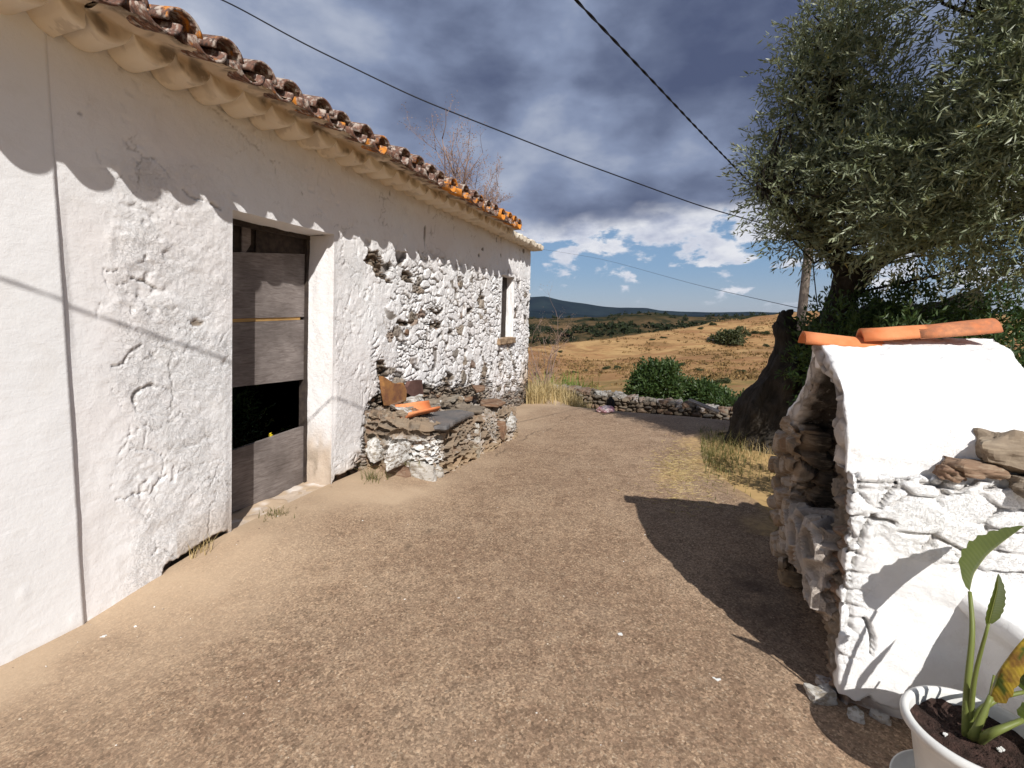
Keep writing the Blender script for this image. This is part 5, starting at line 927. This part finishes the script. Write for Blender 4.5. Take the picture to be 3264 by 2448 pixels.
# foliage inside the boarded doorway
p = wpt(1.45, .35, -.85) if False else rpt(1.75, .1, -1.35); bush('shrub', 'dark leafy plant inside the doorway, seen through the gap in the boards', 'shrub', tuple(p), (.75, .4, 1.35), 800, .05, .02, MAT['shrub'], None, 6, 7, 31)
yz = isz(578, 940, -.36); t = thing('yellow_flower', 'small yellow flower poking over the lower door board', 'flower', tuple(wpt(yz[0], yz[1], -.36)-0*WN[0])); 
fp = np.array(wpt(yz[0], yz[1], 0)); fp[:2] -= WN*.34; t.location = fp; a = np.linspace(0, 6.28, 7)[:-1]; leaf_mesh('petals', np.zeros((6, 3)), unit(np.stack([np.cos(a)*WD[0]+.5*WN[0], np.cos(a)*WD[1]+.5*WN[1], np.sin(a)], -1)), .03, .02, MAT['petal'], t); mb = MB(); mb.tube([(0, 0, 0), (-.01, .01, -.1), (-.03, .02, -.3)], .003, 5); mb.build('stem', MAT['weed'], t)
# gravel and chips on the road
n = 900; s = RNG.uniform(-.6, 7, n); c = RNG.random(n)*3.3+.05; P = rpt(s, 0, c); P[:, 2] = Z(P[:, 0], P[:, 1])+.014; mb = MB(); oc = np.array([(1, 0, 0), (0, 1, 0), (-1, 0, 0), (0, -1, 0), (0, 0, .7), (0, 0, -.5)], float)
for k in range(n): z_ = .003+.006*RNG.random()**4; mb.add(P[k]+oc*z_*(.6+.8*RNG.random((6, 1))), [(0, 1, 4), (1, 2, 4), (2, 3, 4), (3, 0, 4)], RNG.random())
MAT['grit'] = (lambda b: b.done(b.ramp(b.attr('rnd'), [(0., (.16, .11, .08)), (.6, (.34, .25, .17)), (.85, (.5, .43, .35)), (1., (.75, .72, .68))]), .9))(NB('road grit'))
o = mb.build('gravel', MAT['grit'], None, False); tag(o, 'loose grit and pale chips scattered over the concrete road', 'gravel', None, 'stuff')
rs = random.Random(3)
for u, v, z_, lab in [(458, 600, .02, 'small white chip in the middle of the road'), (717, 683, .025, 'white chip on the road left of the pot shadow'), (620, 637, .018, 'pale chip lying near the shelter shadow edge'), (104, 639, .018, 'white chip on the tan strip under the rendered wall')]:
    g = grd(u, v); tag(chunk('stone_chip', MAT['pot'], None, tuple(g+[0, 0, .012]), (z_*1.3, z_, z_*.6), int(u)), lab, 'chip')
for k, (e, d, s) in enumerate([(-.03, -.07, .075), (.08, -.13, .05), (.17, -.11, .05), (.02, .02, .07)]):
    p = ept(e, d, 0); tag(chunk('rubble_stone', MAT['rubble'], None, (p[0], p[1], Zs(p[0], p[1])+s*.25), (s*1.3, s, s*.8), 60+k, k, .5, [.98, .96, .6, .8][k]), ['pale angular stone at the near foot of the white shelter', 'flat pale stone chip under the white wall foot', 'small stone beside the pot shadow against the white wall', 'brown stone under the broken corner of the shelter'][k], 'stone')
# hillside bushes: one model, copied
hb_ = bush('hillside_bush', 'dark round bush beside pale rocks on the golden hillside', 'bush', at(727, 337, 150)-[0, 0, .5], (4.2, 4.2, 6.5), 520, 1.1, .8, MAT['scrub'], 'bushes dotted over the golden hill', 4, 8, 77, False)
def hill_pt(u, v, lo=20, hi=420):
    r = ray(u, v); t = np.linspace(lo, hi, 5000); P = r[None]*t[:, None]+[0, 0, EYE]; h = P[:, 2]-Z(P[:, 0], P[:, 1]); i = np.argmax(h < 0); return P[i] if (h < 0).any() else None
g = hill_pt(727, 343)
if g is not None: hb_.location = g-[0, 0, .4]
spots = [(606, 369, .16, 1.), (617, 369, .16, 1.), (575, 373, .12, 1), (680, 366, .22, .8), (764, 334, .32, .7), (748, 334.5, .25, .7), (756, 333.5, .3, .7), (735, 317.5, .6, 1), (745, 315, .5, .8), (757, 313, .5, .8), (765, 313.5, .4, .8), (700, 329, .2, .9), (652, 340, .2, .6), (664, 338, .22, .6), (741, 373, .18, .8), (722, 383, .16, .8), (700, 371, .2, .6), (713, 325, .25, .9), (560, 352, .15, .8), (585, 371, .12, .8), (767, 347, .18, 1.2), (548, 374, .1, .8), (792, 380, .2, .7), (640, 372, .2, .7)]
names = ['low bush', 'squat bush', 'wispy bush', 'dark bush']
for k, (u, v, s, zz) in enumerate(spots):
    g = hill_pt(u, v)
    if g is None: continue
    d = np.linalg.norm(g)/150.; place = 'on the skyline of the golden hill' if v < 320 else ('in the dark strip high on the golden hill' if 330 < v < 341 else ('along the dirt track below the hill' if v > 364 else 'on the open golden slope'))
    copy_tree(hb_, tuple(g-[0, 0, .2]), k*1.7, (s*1.0, s*1.0, s*zz), names[k % 4]+' '+place)
for k, (u, v, s) in enumerate([(712, 341, (3.2, 2.4, 2.2)), (719, 342, (2.6, 2, 1.6))]):
    g = hill_pt(u, v)
    if g is not None: tag(chunk('rock', MAT['slate'], None, tuple(g+[0, 0, .3]), s, 90+k, k), ['larger grey boulder left of the dark hillside bush', 'smaller grey boulder at the foot of the dark hillside bush'][k], 'rock')
# tussocks over the golden hill
n = 4500; uu = RNG.uniform(505, 800, n); rr2 = 70+190*RNG.random(n)**.8; az = np.arctan((uu-512)/494); x_ = rr2*np.sin(az); y_ = rr2*np.cos(az); m = fbm(x_*.06, y_*.06, 0, 4, 55)+.25*(RNG.random(n)-.5) > .5; x_, y_ = x_[m], y_[m]; k = len(x_); Q = np.stack([x_, y_, Z(x_, y_)-.05], -1); sz = RNG.uniform(.25, .75, k); per = 7
P = np.repeat(Q, per, 0)+RNG.normal(size=(k*per, 3))*np.repeat(sz, per)[:, None]*np.array([.8, .8, .15]); D = unit(RNG.normal(size=P.shape)*.7+np.array([0, 0, .8])); MAT['tussock'] = m_leaf('hill tussocks', (.12, .08, .035), (.3, .19, .085), None, .05, .9, .05)
tag(leaf_mesh('tussock_grass', P, D, np.repeat(sz, per)*1.0, np.repeat(sz, per)*.7, MAT['tussock'], None, .25, np.repeat(np.clip(RNG.random(k)**1.3, 0, 1), per)), 'dry tussocks and low scrub over the golden hillside', 'grass', None, 'stuff')
# woodland on the middle hills
n = 1500; ix = RNG.integers(0, len(HV), n*8); Q = HV[ix]; rr2 = np.hypot(Q[:, 0], Q[:, 1]); wn = fbm(Q[:, 0]*.011, Q[:, 1]*.011, 0, 4, 33); m = (rr2 > 440) & (rr2 < 1300) & (wn > .52) & (np.abs(np.arctan2(Q[:, 0], Q[:, 1])) < .8); Q = Q[m][:n]
k = len(Q); per = 26; sz = RNG.uniform(2., 5.5, k); d = unit(RNG.normal(size=(k*per, 3))); P = np.repeat(Q, per, 0)+d*np.repeat(sz, per)[:, None]*np.array([1.2, 1.2, .75])*RNG.random((k*per, 1))**.4+np.array([0, 0, 1.])*np.repeat(sz, per)[:, None]*.4
MAT['wood'] = m_leaf('distant woodland', (.014, .02, .01), (.028, .035, .015), None, .05, .9, .1)
o = leaf_mesh('woodland', P, unit(RNG.normal(size=P.shape)), np.repeat(sz, per)*.9, np.repeat(sz, per)*.7, MAT['wood']); tag(o, 'dark scrub and trees spread over the middle hills', 'woodland', None, 'stuff')
# haze
def haze():
    mb = MB(); mb.box(lambda x, y, z: np.stack([-9000+18000*x, -500+9500*y, -900+1400*z], -1)); m = bpy.data.materials.new('haze'); m.use_nodes = True; t = m.node_tree; t.nodes.clear(); v = t.nodes.new('ShaderNodeVolumePrincipled'); v.inputs['Density'].default_value = HAZE; v.inputs['Color'].default_value = (.7, .8, 1, 1); o = t.nodes.new('ShaderNodeOutputMaterial'); t.links.new(v.outputs[0], o.inputs['Volume'])
    return tag(mb.build('haze', m, None, False), None, None, None, 'stuff')
HAZE = 1.2e-5
haze()
# ------------------------------------------------------------------ camera, light, sky
cam = bpy.data.cameras.new('camera'); cam.sensor_width = 36; cam.lens = 36*F/1024; cam.clip_start = .05; cam.clip_end = 30000
co = bpy.data.objects.new('camera', cam); COL.objects.link(co); co.location = (0, 0, EYE); co.rotation_euler = (math.pi/2-PT, 0, 0); SC.camera = co
LD = Vector((-.26*.766, .966*.766, -.643)).normalized()
sl = bpy.data.lights.new('sun', 'SUN'); sl.energy = 5.; sl.angle = math.radians(.53); sl.color = (1., .965, .91); so = bpy.data.objects.new('sun', sl); COL.objects.link(so); so.rotation_euler = LD.to_track_quat('-Z', 'Y').to_euler()
def sky():
    w = bpy.data.worlds.new('World'); SC.world = w; w.use_nodes = True; t = w.node_tree; t.nodes.clear()
    N = lambda ty, **k: [(n_ := t.nodes.new(ty)), [setattr(n_, a, v) for a, v in k.items()]][0]
    def put(s, v):
        if isinstance(v, bpy.types.NodeSocket): t.links.new(v, s)
        elif v is not None: s.default_value = (*v, 1) if isinstance(v, tuple) and s.type == 'RGBA' else v
    def mt(op, a, b=None, c=None, clamp=False):
        x = N('ShaderNodeMath', operation=op, use_clamp=clamp)
        for q, v in enumerate((a, b, c)): put(x.inputs[q], v) if v is not None else None
        return x.outputs[0]
    def mp(v, a, b, c=0., d=1., sm=True):
        x = N('ShaderNodeMapRange', interpolation_type='SMOOTHSTEP' if sm else 'LINEAR'); put(x.inputs[0], v)
        for q, k in zip((1, 2, 3, 4), (a, b, c, d)): x.inputs[q].default_value = k
        return x.outputs[0]
    def mix(f, a, b): x = N('ShaderNodeMix', data_type='RGBA'); put(x.inputs[0], f); put(x.inputs[6], a); put(x.inputs[7], b); return x.outputs[2]
    def noise(vec, sc, det, ro=.55, dist=0.): x = N('ShaderNodeTexNoise'); put(x.inputs['Vector'], vec); x.inputs['Scale'].default_value = sc; x.inputs['Detail'].default_value = det; x.inputs['Roughness'].default_value = ro; x.inputs['Distortion'].default_value = dist; return x.outputs['Fac']
    def ramp(f, st):
        x = N('ShaderNodeValToRGB'); put(x.inputs[0], f); e = x.color_ramp.elements
        while len(e) < len(st): e.new(.5)
        for q, (p, c) in zip(e, st): q.position = p; q.color = (*c, 1)
        return x.outputs[0]
    d = N('ShaderNodeTexCoord').outputs['Generated']; sp = N('ShaderNodeSeparateXYZ'); put(sp.inputs[0], d); X, Y, Zc = sp.outputs
    zz = mt('ADD', mt('MAXIMUM', Zc, .0), .10); cb = N('ShaderNodeCombineXYZ'); put(cb.inputs[0], mt('DIVIDE', X, zz)); put(cb.inputs[1], mt('DIVIDE', Y, zz)); P = cb.outputs[0]
    c2 = N('ShaderNodeCombineXYZ'); put(c2.inputs[0], X); put(c2.inputs[1], Y); put(c2.inputs[2], mt('MULTIPLY', Zc, 2.0)); Q = c2.outputs[0]
    def blob(u, v, rad, amp):
        r = ray(u, v); r = r/np.linalg.norm(r); x = N('ShaderNodeVectorMath', operation='DOT_PRODUCT'); put(x.inputs[0], d); x.inputs[1].default_value = tuple(r)
        return mp(x.outputs['Value'], math.cos(math.radians(rad)), 1., 0., amp)
    ns = N('ShaderNodeTexSky'); ns.sky_type = 'NISHITA'; ns.sun_disc = False; ns.sun_elevation = math.radians(40); ns.sun_rotation = math.atan2(.26, -.966); ns.air_density = 1.0; ns.dust_density = .6; ns.ozone_density = 2.
    blue = N('ShaderNodeVectorMath', operation='SCALE'); put(blue.inputs[0], ns.outputs[0]); blue.inputs['Scale'].default_value = SKYK; blue = blue.outputs[0]
    n1 = noise(Q, 4.2, 9, .5, .12); n2 = noise(P, 1.1, 8, .6, .2); n3 = noise(Q, 11, 9, .55, .1)
    # the high dark deck
    t1 = mt('ADD', mt('MULTIPLY', mt('SUBTRACT', n1, .5), 2.0), mt('MULTIPLY', mt('SUBTRACT', n3, .5), .55))
    tot = mt('ADD', mt('MULTIPLY', t1, .72), .46)
    for b in BLOBS: tot = mt('ADD', tot, blob(*b))
    deck = ramp(tot, [(.0, (.07, .09, .165)), (.25, (.125, .155, .245)), (.5, (.215, .262, .385)), (.75, (.38, .42, .52)), (1., (.62, .645, .71))])
    cov = mp(mt('ADD', Zc, mt('MULTIPLY', mt('SUBTRACT', n1, .5), .16)), .17, .21)
    # the broken bright layer under it, and small cumulus near the horizon
    m1 = mt('ADD', noise(Q, 12, 9, .58, .12), mt('MULTIPLY', mp(Zc, .09, .19), .2)); puff = mp(m1, .53, .63)
    c3 = N('ShaderNodeCombineXYZ'); put(c3.inputs[0], X); put(c3.inputs[1], Y); put(c3.inputs[2], mt('MULTIPLY', mt('SUBTRACT', Zc, .012), 2.0))
    sh = mp(mt('SUBTRACT', noise(c3.outputs[0], 12, 9, .58, .12), m1), -.26, -.02, 0., 1.)
    pc = mix(mp(m1, .5, .85), (.66, .68, .75), (.36, .4, .52)); pc = mix(mp(n3, .4, .65), pc, (.72, .73, .77))
    hz = mix(mp(Zc, .0, .11), (.36, .44, .6), (.2, .36, .62)); bl = mix(mp(Zc, .1, .5), mix(.55, blue, hz), blue)
    low = mix(mt('MULTIPLY', puff, mp(Zc, .012, .055)), bl, pc); front = mix(cov, low, deck)
    # behind and overhead: unseen cloud and blue, coloured to act as ambient fill
    bk = mix(mp(noise(P, .9, 7, .6), .4, .6), blue, BACK)
    col = mix(mp(mt('SUBTRACT', Y, mt('MULTIPLY', Zc, .35)), -.15, .3), bk, front)
    bg = N('ShaderNodeBackground'); put(bg.inputs[0], col); bg.inputs[1].default_value = 1.; out = N('ShaderNodeOutputWorld'); t.links.new(bg.outputs[0], out.inputs[0])
SKYK = .055; BACK = (.24, .28, .37)
BLOBS = [(730, 60, 17, -.42), (590, 205, 9, -.32), (690, 190, 8, -.1), (455, 95, 9, -.16), (270, 60, 13, .28), (590, 110, 11, .22), (470, 170, 6, .12), (715, 125, 5.5, .42), (700, 175, 6, .2), (620, 165, 8, .15)]
sky()
SC.view_settings.view_transform = 'Standard'; SC.view_settings.look = 'None'; SC.view_settings.exposure = .16; SC.view_settings.gamma = 1
SC.cycles.max_bounces = 8; SC.cycles.diffuse_bounces = 4; SC.cycles.transparent_max_bounces = 8
